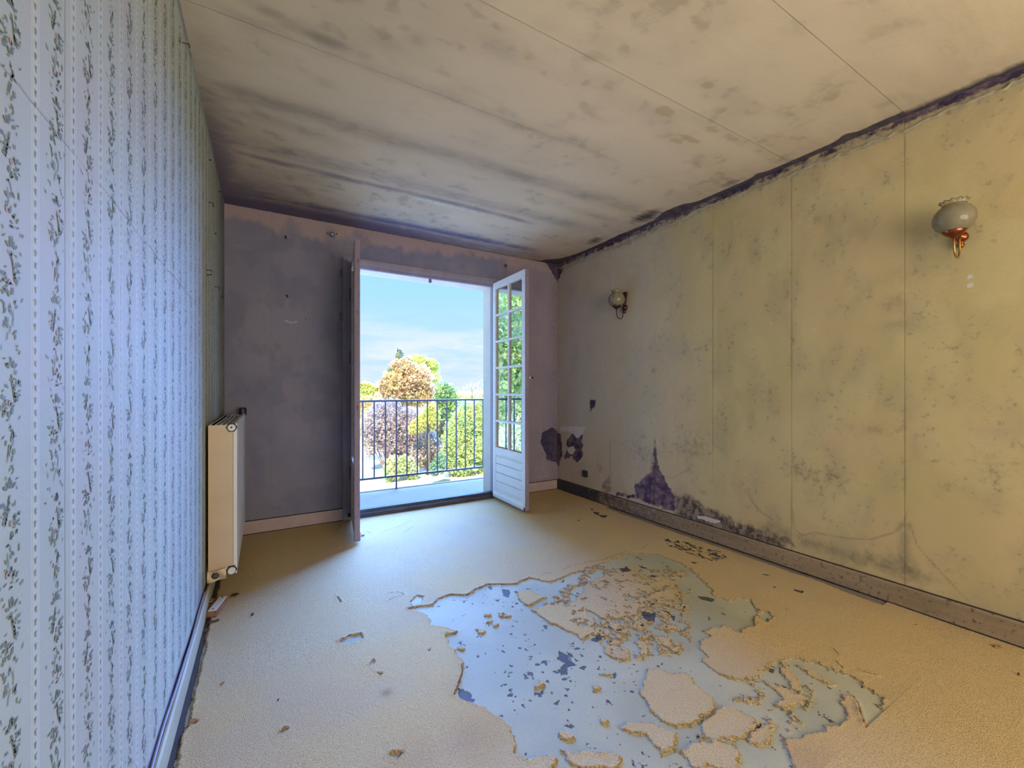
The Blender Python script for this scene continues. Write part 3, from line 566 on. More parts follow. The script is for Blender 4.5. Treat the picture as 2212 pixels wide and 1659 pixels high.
holes = [c1([(1290, 800), (1345, 830), (1340, 850), (1385, 880), (1410, 900), (1350, 915), (1345, 960), (1300, 970), (1295, 915), (1330, 885), (1275, 855)]), c1([(1310, 1045), (1375, 1055), (1350, 1080), (1320, 1060)]), c1([(895, 380), (955, 385), (950, 440), (910, 430), (900, 400)]),
    c1([(800, 365), (830, 360), (830, 385), (810, 385)]), c1([(845, 455), (890, 450), (870, 470)]), c1([(1070, 945), (1110, 950), (1105, 970), (1075, 965)]), c1([(1120, 885), (1165, 890), (1150, 905), (1125, 900)]), c1([(1190, 880), (1210, 880), (1208, 910), (1195, 900)]),
    c1([(1070, 768), (1098, 768), (1095, 780), (1072, 780)]), c1([(1085, 832), (1115, 835), (1105, 848), (1088, 845)]), c1([(1560, 835), (1590, 838), (1580, 850), (1562, 848)]), c1([(1425, 810), (1450, 830), (1480, 840), (1440, 845)]), c1([(1500, 715), (1570, 705), (1580, 735), (1545, 742), (1500, 728)]),
    c1([(1180, 625), (1215, 628), (1205, 640), (1180, 640)]), c1([(1850, 540), (1945, 545), (1945, 600), (1900, 605), (1860, 570)]), c1([(2050, 560), (2085, 560), (2080, 605), (2060, 590)]), c1([(1690, 240), (1755, 235), (1780, 265), (1720, 272)]), c1([(1830, 225), (1885, 235), (1860, 242)]),
    c1([(1910, 290), (1955, 295), (1940, 306), (1910, 302)]), c1([(1845, 1230), (1880, 1240), (1870, 1255), (1850, 1250)]), c1([(1800, 1025), (1825, 1030), (1815, 1045)]), c1([(1785, 1005), (1825, 1005), (1800, 1015)]), c1([(1650, 955), (1680, 960), (1670, 980)]), c1([(1250, 1150), (1290, 1140), (1280, 1170), (1250, 1165)]),
    c1([(1305, 1105), (1350, 1095), (1340, 1112)]), c1([(1060, 375), (1110, 378), (1080, 385)]), c1([(385, 800), (425, 790), (400, 808)]), 
    c2([(245, 170), (300, 178), (270, 183)]), c2([(660, 240), (720, 245), (700, 252)]), c2([(730, 315), (760, 320), (745, 328)]), c2([(850, 330), (915, 345), (905, 355), (860, 345)]), c2([(290, 368), (350, 372), (395, 385), (380, 405), (310, 385)]), c2([(805, 445), (825, 452), (812, 455)]), c2([(690, 485), (710, 500), (700, 515)]),
    c2([(1550, 530), (1600, 545), (1560, 542)]), c2([(2020, 655), (2060, 665), (2050, 685), (2020, 670)]), c2([(130, 480), (160, 490), (150, 515)]), c2([(20, 470), (45, 475), (40, 510), (20, 520)]),
    c6([(400, 1180), (440, 1190), (420, 1200)]), c6([(430, 1210), (490, 1220), (480, 1245), (440, 1235)]), c6([(480, 1240), (565, 1245), (540, 1270), (500, 1265)])]
holes[-3:] = [[onZ(x, y) for x, y in crop(p, 1180, 820, 4.254)] for p in ([(400, 1180), (440, 1190), (420, 1200)], [(430, 1210), (490, 1220), (480, 1245), (440, 1235)], [(480, 1240), (565, 1245), (540, 1270), (500, 1265)])]
glue = c1([(570, 1110), (620, 1040), (700, 1090), (725, 1150), (650, 1160), (600, 1130)])
lines = [c1([(1310, 258), (1340, 245), (1370, 225), (1440, 215), (1500, 197), (1600, 188), (1620, 175), (1700, 155), (1740, 130), (1850, 115), (1900, 75)]), c1([(255, 520), (430, 490), (460, 462), (540, 425), (665, 428), (700, 395), (800, 355), (1000, 352), (1085, 308)]),
    c1([(1170, 290), (1200, 272), (1240, 278)]), c1([(1060, 503), (1180, 445)]), c1([(500, 680), (580, 690), (597, 668)]), c1([(120, 465), (170, 440), (230, 425)]), c1([(140, 410), (185, 405), (230, 425)]), c3([(1210, 758), (1260, 740), (1310, 715), (1375, 706)]),
    c1([(620, 900), (630, 950), (600, 1040), (570, 1110)]), [onZ(x, y) for x, y in crop([(475, 1515), (560, 1490), (640, 1465), (700, 1435), (780, 1395)], 720, 820, 4.608)], [onZ(x, y) for x, y in crop([(300, 1510), (350, 1510), (385, 1528)], 720, 820, 4.608)],
    [onZ(x, y) for x, y in crop([(410, 1400), (520, 1375), (650, 1355)], 720, 820, 4.608)], [onZ(x, y) for x, y in crop([(710, 1512), (795, 1460)], 720, 820, 4.608)], c2([(1090, 685), (1125, 720)]), c2([(1105, 760), (1140, 795)]), c2([(1255, 820), (1350, 840)]), c2([(1200, 960), (1240, 1010), (1265, 1090), (1268, 1120)])]
def carpet_fields(X, Y):
    dd = np.minimum(X-(WL+0.040), 9)
    p = -sdf(X, Y, bare); isl = np.full(X.shape, -0.15)
    for q in islands: isl = np.maximum(isl, sdf(X, Y, q))
    p = np.maximum(p, isl)
    for q in patches: p = np.minimum(p, -sdf(X, Y, q)+0.004)
    # ragged crumbs of pile: strongest in the trampled middle
    cx, cy = onZ(1560, 1330); rag = np.exp(-((X-cx)/0.75)**2-((Y-cy)/0.75)**2)
    n1 = fbm(X, Y, 22, 4)-0.5; n2 = fbm(X+9, Y, 55, 3)-0.5
    inb = sstep(p, 0.02, -0.01)
    p2 = p+n1*(0.018+0.035*rag)+n2*(0.016+0.024*rag)
    sc1 = c1([(1500, 230), (2200, 250), (2212, 800), (1700, 900), (1500, 700), (1150, 480)]); near = sstep(sdf(X, Y, sc1), -0.03, 0.05)
    cr = (n1+0.7*n2)-0.11+0.0*X; p2 = np.where(inb*near > 0.5, np.maximum(p2, cr*0.05), p2)
    p2 = np.where(near*(1-inb) > 0.5, np.minimum(p2, 0.004-(n1-0.7*n2-0.12)*0.05), p2)
    scl = c2([(560, 880), (1000, 900), (900, 1200), (300, 1250), (200, 1000)]); ne2 = sstep(sdf(X, Y, scl), -0.02, 0.03)
    p2 = np.where(inb*ne2 > 0.5, np.maximum(p2, ((n1+0.8*n2)-0.17)*0.05), p2)
    # frayed border at both side walls
    p2 = np.minimum(p2, (X-(WL+0.041+0.012*(fbm(Y, X*0, 9)-0.5)*2))+n2*0.012)
    h = np.full(X.shape, -0.15)
    for q in holes: h = np.maximum(h, sdf(X, Y, q)-0.001)
    h = h+n2*0.012
    fz = sstep(sdf(X, Y, c2([(90, 30), (270, 60), (330, 95), (410, 90), (470, 150), (380, 170), (300, 145), (230, 120), (110, 75)])), -0.01, 0.02); h = np.where(fz > 0.3, np.maximum(h, (fbm(X*1.4, Y*.6, 60, 3)-0.52)*0.08), h)
    inh = (p < -0.012); fl = (n2*0.9+n1*0.5)-0.285; hx, hy = onZ(1230, 1450); fh = np.exp(-((X-hx)/0.28)**2-((Y-hy)/0.16)**2); h = np.where(inh, np.maximum(h, (fl+0.05*fh)*0.05), h)
    strip = (X-(WR-0.062-0.035*(fbm(Y, X*0+5, 4)-0.3)-0.02*(fbm(Y, X*0+8, 18)-0.5)))*1.0; strip = np.where((Y > 0.9) & (Y < 2.95), strip, -0.05)
    h = np.maximum(h, strip); h = np.maximum(h, (WL+0.034+0.006*(fbm(Y, X*0+2, 25)-0.5)*2)-X)
    gl = sdf(X, Y, glue)+n2*0.03; h = np.maximum(h, gl-0.006)
    l = np.full(X.shape, 0.1)
    for q in lines: l = np.minimum(l, seg_dist(X+0.004*n1, Y+0.012*n1, q))
    so = np.zeros(X.shape)
    for x, y, r, a in ((1395, 1240, .03, .6), (1400, 1290, .04, .3), (1030, 1590, .13, .45), (990, 1480, .07, .25), (900, 1640, .10, .35), (2100, 1640, .2, .35), (1180, 1140, .25, .0), (1010, 1420, .06, .25), (835, 1497, .02, .9), (2020, 1600, .12, .5), (1750, 1640, .1, .4), (640, 1100, .12, .0)):
        ax, ay = onZ(x, y); so = np.maximum(so, a*np.exp(-((X-ax)**2+(Y-ay)**2)/r**2))
    return p2, h, l, so
xs = np.linspace(WL+0.016, WR-0.016, 640)
ya = [0.60]
while ya[-1] < WB-0.012: ya.append(ya[-1]+0.0038+0.0022*max(0, ya[-1]-1.0))
ya[-1] = WB-0.012; ya = np.array(ya); X, Y = np.meshgrid(xs, ya); p2, hh, ll, so = carpet_fields(X, Y)
pm = sstep(p2, -0.003, 0.004); hm = sstep(hh, -0.002, 0.002)
Z = -0.0055+0.0055*pm-0.0015*hm*(1-pm)-0.004*hm*pm+0.0016*pm*(fbm(X, Y, 85, 2)-0.5)+0.004*(fbm(X, Y, 3.0, 3)-0.5)+0.0025*pm*np.exp(-(p2/0.010)**2)
Z = Z+0.004*np.exp(-(ll/0.010)**2)-0.005*np.exp(-(ll/0.003)**2)
co = np.stack([X, Y, Z], -1).reshape(-1, 3); nu, nv = len(xs), len(ya); i = (np.arange(nv-1)[:, None]*nu+np.arange(nu-1)[None, :]).ravel()
carpet = arr_mesh('carpet', co, np.stack([i, i+1, i+1+nu, i+nu], 1), M['carpet'], None, {'pile': p2, 'hole': hh, 'line': ll, 'soil': so, 'n1': fbm(X+80, Y, 1.4, 3), 'n2': fbm(X+90, Y, 3.2, 4)})
tag(carpet, 'worn cream fitted carpet, pile worn off to pale grey backing', 'carpet')
# the rest of the carpet, behind the camera
one = lambda U, V, k=0.05: np.full(U.shape, k)
grid('carpet_rear', np.linspace(WL+0.016, WR-0.016, 60), np.linspace(WF, 0.60, 50), lambda U, V: (U, V, 0.0*U-0.001), M['carpet'], carpet, {'pile': one, 'hole': lambda U, V: one(U, V, -0.1), 'line': one, 'soil': lambda U, V: one(U, V, 0), 'n1': lambda U, V: one(U, V, .5), 'n2': lambda U, V: one(U, V, .5)})

# ------------------------------------------------------------------ door frame, leaves
M['lilac_wood'] = worn('lilac_painted_wood', (0.33, 0.30, 0.40), (0.26, 0.23, 0.33), 9, 0.5, 0.25, ((0.12, 0.08, 0.12), 0.72), (1, 1, .3))
M['white_paint'] = worn('peeling_white_paint', (0.80, 0.78, 0.76), (0.74, 0.72, 0.72), 10, 0.45, 0.2, ((0.25, 0.2, 0.17), 0.735), (1, 1, 2.5))
M['bare_wood'] = worn('weathered_bare_wood', (0.30, 0.24, 0.35), (0.22, 0.17, 0.26), 11, 0.75, 0.5, ((0.07, 0.045, 0.05), 0.64), (1, 1, .15))
M['sill_wood'] = worn('rotten_dark_sill', (0.028, 0.024, 0.034), (0.075, 0.06, 0.065), 14, 0.7, 0.6, ((0.40, 0.36, 0.36), 0.72), (.4, 1, 1))
M['hinge'] = worn('dark_steel', (0.08, 0.08, 0.12), (0.14, 0.11, 0.12), 20, 0.5, metal=0.6)
fr = empty('trim_1', (0, 0, 0)); struct(fr, 'lilac-painted wooden frame of the balcony doors')
def jamb(x0, x1, s):
    mb = MB().box(x0, x1, WB-0.018, WB+0.012, 0.0, 2.232)
    xi = (x1-0.028, x1) if s > 0 else (x0, x0+0.028); return mb.box(xi[0], xi[1], WB+0.012, WB+0.06, 0.0, 2.232)
jamb(0.560, 0.655, 1).build('jamb', M['lilac_wood'], fr, bevel=0.003)
jamb(1.997, 2.070, -1).build('jamb', M['lilac_wood'], fr, bevel=0.003)
MB().box(0.655, 1.997, WB-0.018, WB+0.012, 2.172, 2.232).box(0.655, 1.997, WB+0.0, WB+0.03, 2.150, 2.172).box(0.655, 1.997, WB+0.012, WB+0.06, 2.16, 2.20).box(0.66, 1.99, WB-0.024, WB-0.018, 2.206, 2.222).build('head', M['lilac_wood'], fr, bevel=0.003)
sill = MB().prism([(WB-0.012, -0.01), (WB-0.012, 0.030), (WB-0.002, 0.038), (WB+0.012, 0.040), (WB+0.016, 0.062), (WB+0.050, 0.066), (WB+0.085, 0.045), (WB+0.095, -0.02)], 0.64, 2.03, 'x')
sill.build('sill', M['sill_wood'], fr, bevel=0.002)
for z in (0.35, 1.33, 1.86): MB().tube([(0.640, WB-0.026, z), (0.640, WB-0.026, z+0.10)], 0.010, 10).box(0.612, 0.640, WB-0.0205, WB-0.0175, z-0.005, z+0.105).build('hinge', M['hinge'], fr)
for z in (2.06, 1.70): MB().box(0.538, 0.560, WB-0.012, WB-0.001, z, z+0.055).build('bracket', M['hinge'], fr)
MB().box(0.600, 0.650, WB-0.045, WB-0.018, 0.03, 0.06).tube([(0.625, WB-0.045, 0.03), (0.625, WB-0.045, 0.075)], 0.006, 8).build('door_stop', M['hinge'], fr)
M['glass'] = None
def mat_glass():
    m, t = newmat('window_glass'); nt = m.node_tree
    fre = t.n('ShaderNodeFresnel', {'IOR': 1.5}).outputs[0]; gl = t.n('ShaderNodeBsdfGlossy', {'Color': (0.95, 0.98, 1, 1), 'Roughness': 0.0}); tr = t.n('ShaderNodeBsdfTransparent', {'Color': (0.90, 0.93, 0.92, 1)})
    f = t.math('ADD', t.math('MULTIPLY', fre, 3.0), 0.28, clamp=True)      # reflection raised above plain glass, so the panes mirror strongly
    mx = t.n('ShaderNodeMixShader', {0: f, 1: tr.outputs[0], 2: gl.outputs[0]}); t.L.new(mx.outputs[0], nt.nodes['Material Output'].inputs[0]); return m
M['glass'] = mat_glass()
def door_leaf(name, hx, hy, ang, label, side):
    """local x runs from hinge to lock edge; +y is the weather side"""
    r = empty(name, (hx, hy, 0), ang); struct(r, label); W, T, z0, z1 = 0.622, 0.036, 0.024, 2.182; W2 = M['white_paint']
    o = [1, side]
    def bx(nm, x0, x1, za, zb, y0=0.0, y1=T, mat=W2, bev=0.002):
        ya_, yb_ = (y0, y1) if side > 0 else (-y1, -y0); return MB().box(x0, x1, ya_, yb_, za, zb).build(nm, mat, r, bevel=bev)
    bx('stile', 0, 0.055, z0, z1); bx('stile', W-0.062, W-0.006, z0, z1)
    bx('lock_edge', W-0.006, W, z0, z1, 0.0, T, M['bare_wood']); bx('inner_face', 0.0, 0.058, z0, z1, -0.003, 0.0, M['lilac_wood']); bx('inner_face', W-0.064, W, z0, z1, -0.003, 0.0, M['bare_wood'])
    bx('rail', 0.055, W-0.062, 2.115, z1); bx('rail', 0.055, W-0.062, 0.455, 0.530); bx('rail', 0.055, W-0.062, z0, 0.105)
    xa, xb = 0.055, W-0.062; xm = (xa+xb)/2
    bx('glazing_bar', xm-0.011, xm+0.011, 0.530, 2.115, 0.006, T-0.003); zs = [0.530+0.264*k for k in range(7)]
    for k in range(1, 6): bx('glazing_bar', xa, xb, zs[k]-0.011, zs[k]+0.011, 0.006, T-0.003)
    for k in range(6):
        for u0, u1 in ((xa, xm-0.011), (xm+0.011, xb)): bx('pane', u0, u1, zs[k]+0.009, min(zs[k+1]-0.009, 2.116), 0.014, 0.017, M['glass'], 0)
    for k in range(4): a = 0.105+0.0875*k; bx('board', xa, xb, a+0.002, a+0.0855, 0.008, T-0.006+0.0015*(k % 2))
    yy = (T, T+0.010) if side > 0 else (-T-0.010, -T)
    MB().prism([(yy[0], 0.036), (yy[1] if side > 0 else yy[0], 0.040), (yy[1], 0.062), (yy[0], 0.085)] if side > 0 else [(yy[1], 0.036), (yy[0], 0.040), (yy[0], 0.062), (yy[1], 0.085)], 0.02, W-0.03, 'x').build('weather_bar', W2, r)
    bx('moulding', xa-0.006, xb+0.006, 0.432, 0.440, T-0.006, T+0.004); bx('moulding', xa-0.006, xb+0.006, 0.106, 0.114, T-0.006, T+0.004); bx('moulding', xb-0.004, xb+0.006, 0.114, 0.432, T-0.006, T+0.003)
    bx('foot_plate', W-0.03, W-0.002, z0-0.006, z0+0.03, -0.004, T+0.002, M['hinge'])
    return r
door_leaf('door_1', 0.624, WB-0.012, radians(-97.0), 'left glazed door leaf, folded open and seen edge-on', 1)
door_leaf('door_2', 2.026, WB-0.012, radians(-90.2), 'right glazed door leaf, white with twelve panes and boarded foot', -1)
MB().add([(0.592, 3.30, 0.04), (0.625, 3.22, 0.03), (0.600, 3.165, 0.06), (0.588, 3.30, 0.10)], [(0, 1, 2, 3)])
# ------------------------------------------------------------------ balcony
bs = MB().box(-1.8, 4.6, WB+0.09, 4.685, -0.20, 0.0).box(-1.8, 4.6, 4.685, 4.725, -0.20, 0.006)
struct(bs.build('balcony_floor', M['slab'], bevel=0.004), 'grey balcony slab beyond the door sill')
M['rail'] = worn('blue_grey_painted_steel', (0.055, 0.055, 0.085), (0.075, 0.075, 0.10), 8, 0.45, spec=0.4)
rl = tag(empty('balcony_railing', (0, 4.68, 0)), 'blue-grey steel balcony railing with thin upright bars', 'railing')
MB().box(-1.7, 4.5, -0.018, 0.018, 0.970, 0.992).build('top_rail', M['rail'], rl, bevel=0.003)
MB().box(-1.7, 4.5, -0.016, 0.016, 0.134, 0.156).build('bottom_rail', M['rail'], rl, bevel=0.002)
bal0 = None
for k in range(-18, 27):
    x = 1.252+0.1196*k
    if k % 12 == 0: MB().box(x-0.007, x+0.007, -0.010, 0.010, 0.0, 0.972).build('post', M['rail'], rl); continue
    if bal0 is None: bal0 = MB().box(-0.0065, 0.0065, -0.0065, 0.0065, 0.150, 0.975).build('baluster', M['rail'], rl); b = bal0
    else: b = bal0.copy(); C.objects.link(b); b.parent = rl
    b.location = (x, 0, 0)
b = [o for o in rl.children if o.name.startswith('baluster')]
# ------------------------------------------------------------------ radiator
M['enamel'] = worn('cream_enamel', (0.62, 0.48, 0.34), (0.57, 0.43, 0.30), 5, 0.4, 0.05, ((0.3, 0.2, 0.15), 0.75))
M['enamel_w'] = worn('white_enamel', (0.74, 0.73, 0.72), (0.70, 0.68, 0.68), 5, 0.35, 0.05)
M['black'] = worn('black_plastic', (0.012, 0.012, 0.02), (0.03, 0.025, 0.04), 15, 0.4)
M['navy'] = worn('navy_plastic', (0.01, 0.015, 0.07), (0.02, 0.02, 0.09), 15, 0.4)
rd = tag(empty('radiator', (WL, 2.63, 0)), 'tall cream panel radiator on the left wall beside the balcony corner', 'radiator')
Lr = 1.02
MB().box(0.012, 0.118, 0.0, 0.004, 0.165, 0.926).build('end_panel', M['enamel'], rd, bevel=0.0015)
MB().box(0.012, 0.118, Lr-0.004, Lr, 0.165, 0.926).build('end_panel', M['enamel'], rd, bevel=0.0015)
MB().box(0.118, 0.136, 0.0, Lr, 0.145, 0.932).build('front_panel', M['enamel_w'], rd, bevel=0.004)
MB().box(0.012, 0.024, 0.004, Lr-0.004, 0.15, 0.925).build('rear_panel', M['enamel'], rd)
for k in range(5):
    x = 0.020+0.022*k; MB().box(x, x+0.004, 0.004, Lr-0.004, 0.905, 0.930).build('grille_bar', M['enamel_w'], rd)
MB().box(0.025, 0.118, 0.006, Lr-0.006, 0.895, 0.903).build('convector', M['dark'], rd)
MB().box(0.012, 0.118, -0.0015, 0.0, 0.884, 0.887).build('end_seam', M['enamel'], rd)
for z in (0.912, 0.168):
    MB().lathe([(0.0, -0.006), (0.024, -0.006), (0.026, 0.0)], 6, (0.113, -0.001, z), 'y').build('bracket_ring', M['black'], rd)
    MB().lathe([(0.0, -0.016), (0.015, -0.016), (0.0175, -0.013), (0.0175, 0.0)], 20, (0.113, -0.004, z), 'y').build('plug', M['enamel_w'], rd, smooth=False)
MB().lathe([(0.0, -0.001), (0.005, 0.0)], 12, (0.113, -0.0215, 0.914), 'y').build('bleed_screw', M['black'], rd)
# crumpled mounting plate below the near end
pl = MB(); n = 9; vs = []
for j in range(n):
    for i_ in range(n):
        a, b_ = i_/(n-1), j/(n-1); vs.append((0.010+0.080*a, -0.012-0.006*sin(a*7+b_*4)-0.010*(b_*a), 0.125+0.055*b_+0.010*a))
pl.add(vs, [(j*n+i_, j*n+i_+1, (j+1)*n+i_+1, (j+1)*n+i_) for j in range(n-1) for i_ in range(n-1)])
o = pl.build('mounting_plate', M['enamel'], rd); s_ = o.modifiers.new('s', 'SOLIDIFY'); s_.thickness = 0.002
MB().lathe([(0.0, -0.004), (0.012, -0.003), (0.016, 0.002)], 14, (0.045, -0.022, 0.158), 'y').build('pipe_stub', M['hinge'], rd)
vx = MB().lathe([(0.0, 0.0), (0.020, 0.0), (0.024, 0.010), (0.024, 0.050), (0.018, 0.060), (0.0, 0.060)], 14, (0.120, Lr+0.028, 0.915)); vx.build('valve_head', M['navy'], rd, smooth=False)
MB().tube([(0.120, Lr, 0.885), (0.120, Lr+0.028, 0.885), (0.120, Lr+0.028, 0.915)], 0.008, 10).build('valve_body', M['hinge'], rd)
MB().tube([(0.07, 0.95, 0.16), (0.07, 0.97, 0.03), (0.07, 0.97, 0.012)], 0.009, 10).build('pipe', M['enamel'], rd)

# ------------------------------------------------------------------ wall lamps
M['brass'] = worn('aged_brass', (0.52, 0.34, 0.13), (0.36, 0.20, 0.07), 18, 0.28, 0.1, metal=0.9)
M['copper'] = worn('dark_copper', (0.34, 0.10, 0.04), (0.18, 0.05, 0.03), 18, 0.22, 0.1, metal=0.85)
M['bronze'] = worn('dark_bronze', (0.10, 0.055, 0.04), (0.05, 0.03, 0.06), 18, 0.3, 0.1, metal=0.8)
m, t = newmat('frosted_globe')
setc(t, t.mix(t.ramp(t.noise(14, 3, 0.5, t.pos()), 0.4, 0.65), (0.42, 0.39, 0.31), (0.34, 0.28, 0.19)), 0.10); b = t.b
tr = t.n('ShaderNodeBsdfTransparent', {'Color': (0.86, 0.84, 0.78, 1)}); tl = t.n('ShaderNodeBsdfTranslucent', {'Color': (0.55, 0.5, 0.42, 1)})
a1 = t.n('ShaderNodeMixShader', {0: 0.25, 1: b.outputs[0], 2: tl.outputs[0]}); a2 = t.n('ShaderNodeMixShader', {0: 0.38, 1: a1.outputs[0], 2: tr.outputs[0]})
t.L.new(a2.outputs[0], m.node_tree.nodes['Material Output'].inputs[0]); M['globe'] = m
def sconce(y, z, label, metal, arm):
    r = tag(empty('wall_lamp', (WR-0.003, y, z)), label, 'lamp', None); B = M[metal]; A = M[arm]; D = 0.112
    # back plate: flared torch, bead, boss and knob (x=0 is the wall, the lamp stands out to -x)
    pr = [(-0.006, 0.034), (-0.0065, 0.030), (-0.012, 0.055), (-0.022, 0.115), (-0.024, 0.126), (0.024, 0.126), (0.022, 0.115), (0.012, 0.055), (0.0065, 0.030)]
    mb = MB()
    for k in range(5):                                            # fluted fan
        a0, a1 = -1+0.4*k, -0.6+0.4*k
        mb.prism([(a0*0.008, 0.035), (a1*0.008, 0.035), (a1*0.025, 0.126+0.004*(1-abs(a1+a0)/2)), (a0*0.025, 0.126+0.004*(1-abs(a1+a0)/2))], -0.012-0.006*(1-abs(a0+a1)/2), 0.0, 'x')
    mb.build('back_plate', A, r, bevel=0.001)
    MB().lathe([(0.001, -0.018), (0.011, -0.013), (0.0165, 0), (0.011, 0.013), (0.001, 0.018)], 16, (-0.013, 0, 0.020)).build('bead', B, r, smooth=True)
    MB().lathe([(0.001, -0.034), (0.010, -0.032), (0.012, -0.026), (0.020, -0.022), (0.024, -0.012), (0.024, 0.0)], 20, (0, 0, -0.012), 'x').build('boss', B, r, smooth=True)
    MB().lathe([(0.001, -0.026), (0.010, -0.020), (0.013, -0.010), (0.009, -0.002), (0.012, 0.002), (0.006, 0.008)], 16, (-0.014, 0, -0.040)).build('knob', B, r, smooth=True)
    pts = [(-0.030, 0, -0.014), (-0.036, 0, -0.030)]+[(-0.072+0.040*cos(a), 0, -0.072+0.046*sin(a)*(1 if a < 0 else 1)) for a in np.linspace(0.2, -pi, 16)]+[(-D, 0, -0.052), (-D, 0, -0.036)]
    MB().tube(pts, 0.0042, 10).build('arm', A, r, smooth=True)
    MB().tube([(-0.050, 0.006, 0.0), (-0.052, 0.006, -0.035), (-0.060, 0.006, -0.052)], 0.0028, 8).build('pull_switch', B, r, smooth=True)
    MB().lathe([(0.004, -0.042), (0.014, -0.036), (0.030, -0.024), (0.042, -0.010), (0.041, -0.008), (0.030, -0.016)], 28, (-D, 0, 0.004)).build('cup', B, r, smooth=True)
    prof = [(a*0.95, h*1.12) for a, h in [(0.028, -0.012), (0.048, -0.006), (0.066, 0.008), (0.076, 0.028), (0.0775, 0.046), (0.072, 0.066), (0.058, 0.084), (0.046, 0.093), (0.043, 0.099)]]
    o = MB().lathe(prof, 40, (-D, 0, 0.004)).build('globe', M['globe'], r, smooth=True); q = o.modifiers.new('s', 'SOLIDIFY'); q.thickness = 0.002
    rim = [(0.041, 0.111), (0.0425, 0.118), (0.047, 0.125)]
    o2 = MB().lathe(rim, 72, (-D, 0, 0.004), wave=lambda i_, a: [0, 0.03, 0.07][i_]*sin(12*a)).build('ruffled_rim', M['globe'], r, smooth=True)
    rp = [(-D+0.047*(1+0.07*sin(12*a))*cos(a), 0.047*(1+0.07*sin(12*a))*sin(a), 0.004+0.125+0.003*sin(12*a)) for a in np.linspace(0, 2*pi, 97)]
    MB().tube(rp, 0.0016, 6, cap=False).build('rim_edge', M['rim'], r, smooth=True)
    MB().lathe([(0.001, 0.0), (0.012, 0.002), (0.012, 0.020), (0.010, 0.024), (0.017, 0.040), (0.015, 0.058), (0.001, 0.066)], 16, (-D, 0, -0.006)).build('bulb', M['enamel'], r, smooth=True)
    return r
M['rim'] = worn('smoky_glass_edge', (0.16, 0.12, 0.05), (0.10, 0.08, 0.04), 30, 0.15)
sconce(onX(1352, 662)[0], onX(1352, 662)[1], 'dark bronze wall lamp with round frosted globe near the balcony corner', 'bronze', 'bronze')
sconce(0.628, 1.835, 'brass wall lamp with frosted ruffled globe, the nearer one high on the yellow wall', 'copper', 'brass')

# ------------------------------------------------------------------ small fittings on the walls
M['teal'] = worn('dark_teal_plastic', (0.015, 0.04, 0.07), (0.02, 0.05, 0.09), 12, 0.35)
sy, sz = onX(1265.5, 1023)
sk = tag(empty('power_socket', (WR-0.003, sy, sz)), 'small dark teal power socket low on the right wall near the corner', 'socket')
MB().box(-0.012, 0.0, -0.036, 0.036, -0.033, 0.033).build('cover_plate', M['teal'], sk, bevel=0.004)
MB().lathe([(0.019, -0.0125), (0.019, -0.006), (0.0, -0.006)], 20, (0, 0, 0), 'x').build('socket_face', M['black'], sk)
hk = [((393, 92), 'uppermost on the left wall, near the ceiling edge'), ((452, 345), 'just under the ceiling on the left wall'), ((470, 413), 'at the top of the left wall, closest to the back corner'), ((450, 437), 'upper left wall, topmost of the L-shaped ones'),
      ((464, 504), 'left wall, one third down from the ceiling'), ((446, 588), 'left wall, double prongs, lowest of the near row'), ((464, 619), 'left wall, lowest of the middle row'), ((478, 642), 'left wall, lowest one beside the back corner')]
names = ['bent nail', 'short nail', 'bent nail', 'L-shaped screw hook', 'stubby screw', 'pair-pronged staple', 'L-shaped screw hook', 'tiny nail head']
for i_, ((px, py), wh) in enumerate(hk):
    y_, z_ = onX(px, py, WL); r_ = 0.0022; L = 0.022
    mb = MB()
    if i_ in (3, 6): mb.tube([(0, 0, 0), (L, 0, 0), (L, 0.004, -0.018)], r_, 6)
    elif i_ == 5: mb.tube([(0, 0, .012), (L, 0, .012), (L, 0, .004)], r_, 6).tube([(0, 0, -.012), (L, 0, -.012), (L, 0.0, -.004)], r_, 6)
    elif i_ in (0, 2): mb.tube([(0, 0, 0), (L, 0, 0.004), (L*1.1, 0, -0.008)], r_, 6)
    else: mb.tube([(0, 0, 0), (0.010, 0, 0)], 0.004, 8)
    o = mb.build('wall_hook', M['black']); o.location = (WL-0.001, y_, z_); tag(o, 'small black %s %s' % (names[i_], wh), 'hook', None)
for (px, py), lb in (((617, 512), 'small black screw high on the back wall above the other screw'), ((620, 639), 'small black screw with hanging plug, mid back wall'), ((727, 505), 'tiny dark screw beside the curtain bracket')):
    x_, z_ = onY(px, py); o = MB().lathe([(0.0, -0.012), (0.008, -0.010), (0.006, 0.0)], 10, (0, 0, 0), 'y').tube([(0, -0.008, 0), (0.006, -0.012, -0.016)], 0.004, 6).build('screw', M['black']); o.location = (x_, WB, z_); tag(o, lb, 'screw')
    if px == 727: o.scale = (0.6, 0.6, 0.6)
x_, z_ = onY(715, 507); cb = tag(empty('curtain_bracket', (x_, WB-0.001, z_)), 'rusty metal curtain rod bracket left above the door frame', 'bracket')
M['zinc'] = worn('dull_zinc', (0.22, 0.24, 0.38), (0.14, 0.13, 0.22), 30, 0.45, metal=0.5)
MB().prism([(-0.042, 0.006), (-0.012, 0.020), (0.012, 0.028), (0.034, 0.012), (0.030, -0.014), (0.006, -0.024), (-0.014, -0.014)], -0.008, 0.0, 'y').build('plate', M['zinc'], cb, bevel=0.002)
MB().lathe([(0.012, -0.026), (0.014, -0.008)], 14, (0.010, 0, 0), 'y').build('rod_cup', M['zinc'], cb); MB().lathe([(0.0, -0.018), (0.008, -0.016), (0.008, -0.008)], 12, (0.010, 0, 0), 'y').build('screw_head', M['enamel_w'], cb)
x_, z_ = onY(1092, 574); cb = tag(empty('curtain_bracket', (x_, WB-0.001, z_)), 'round grey curtain rod bracket above the white door leaf', 'bracket')
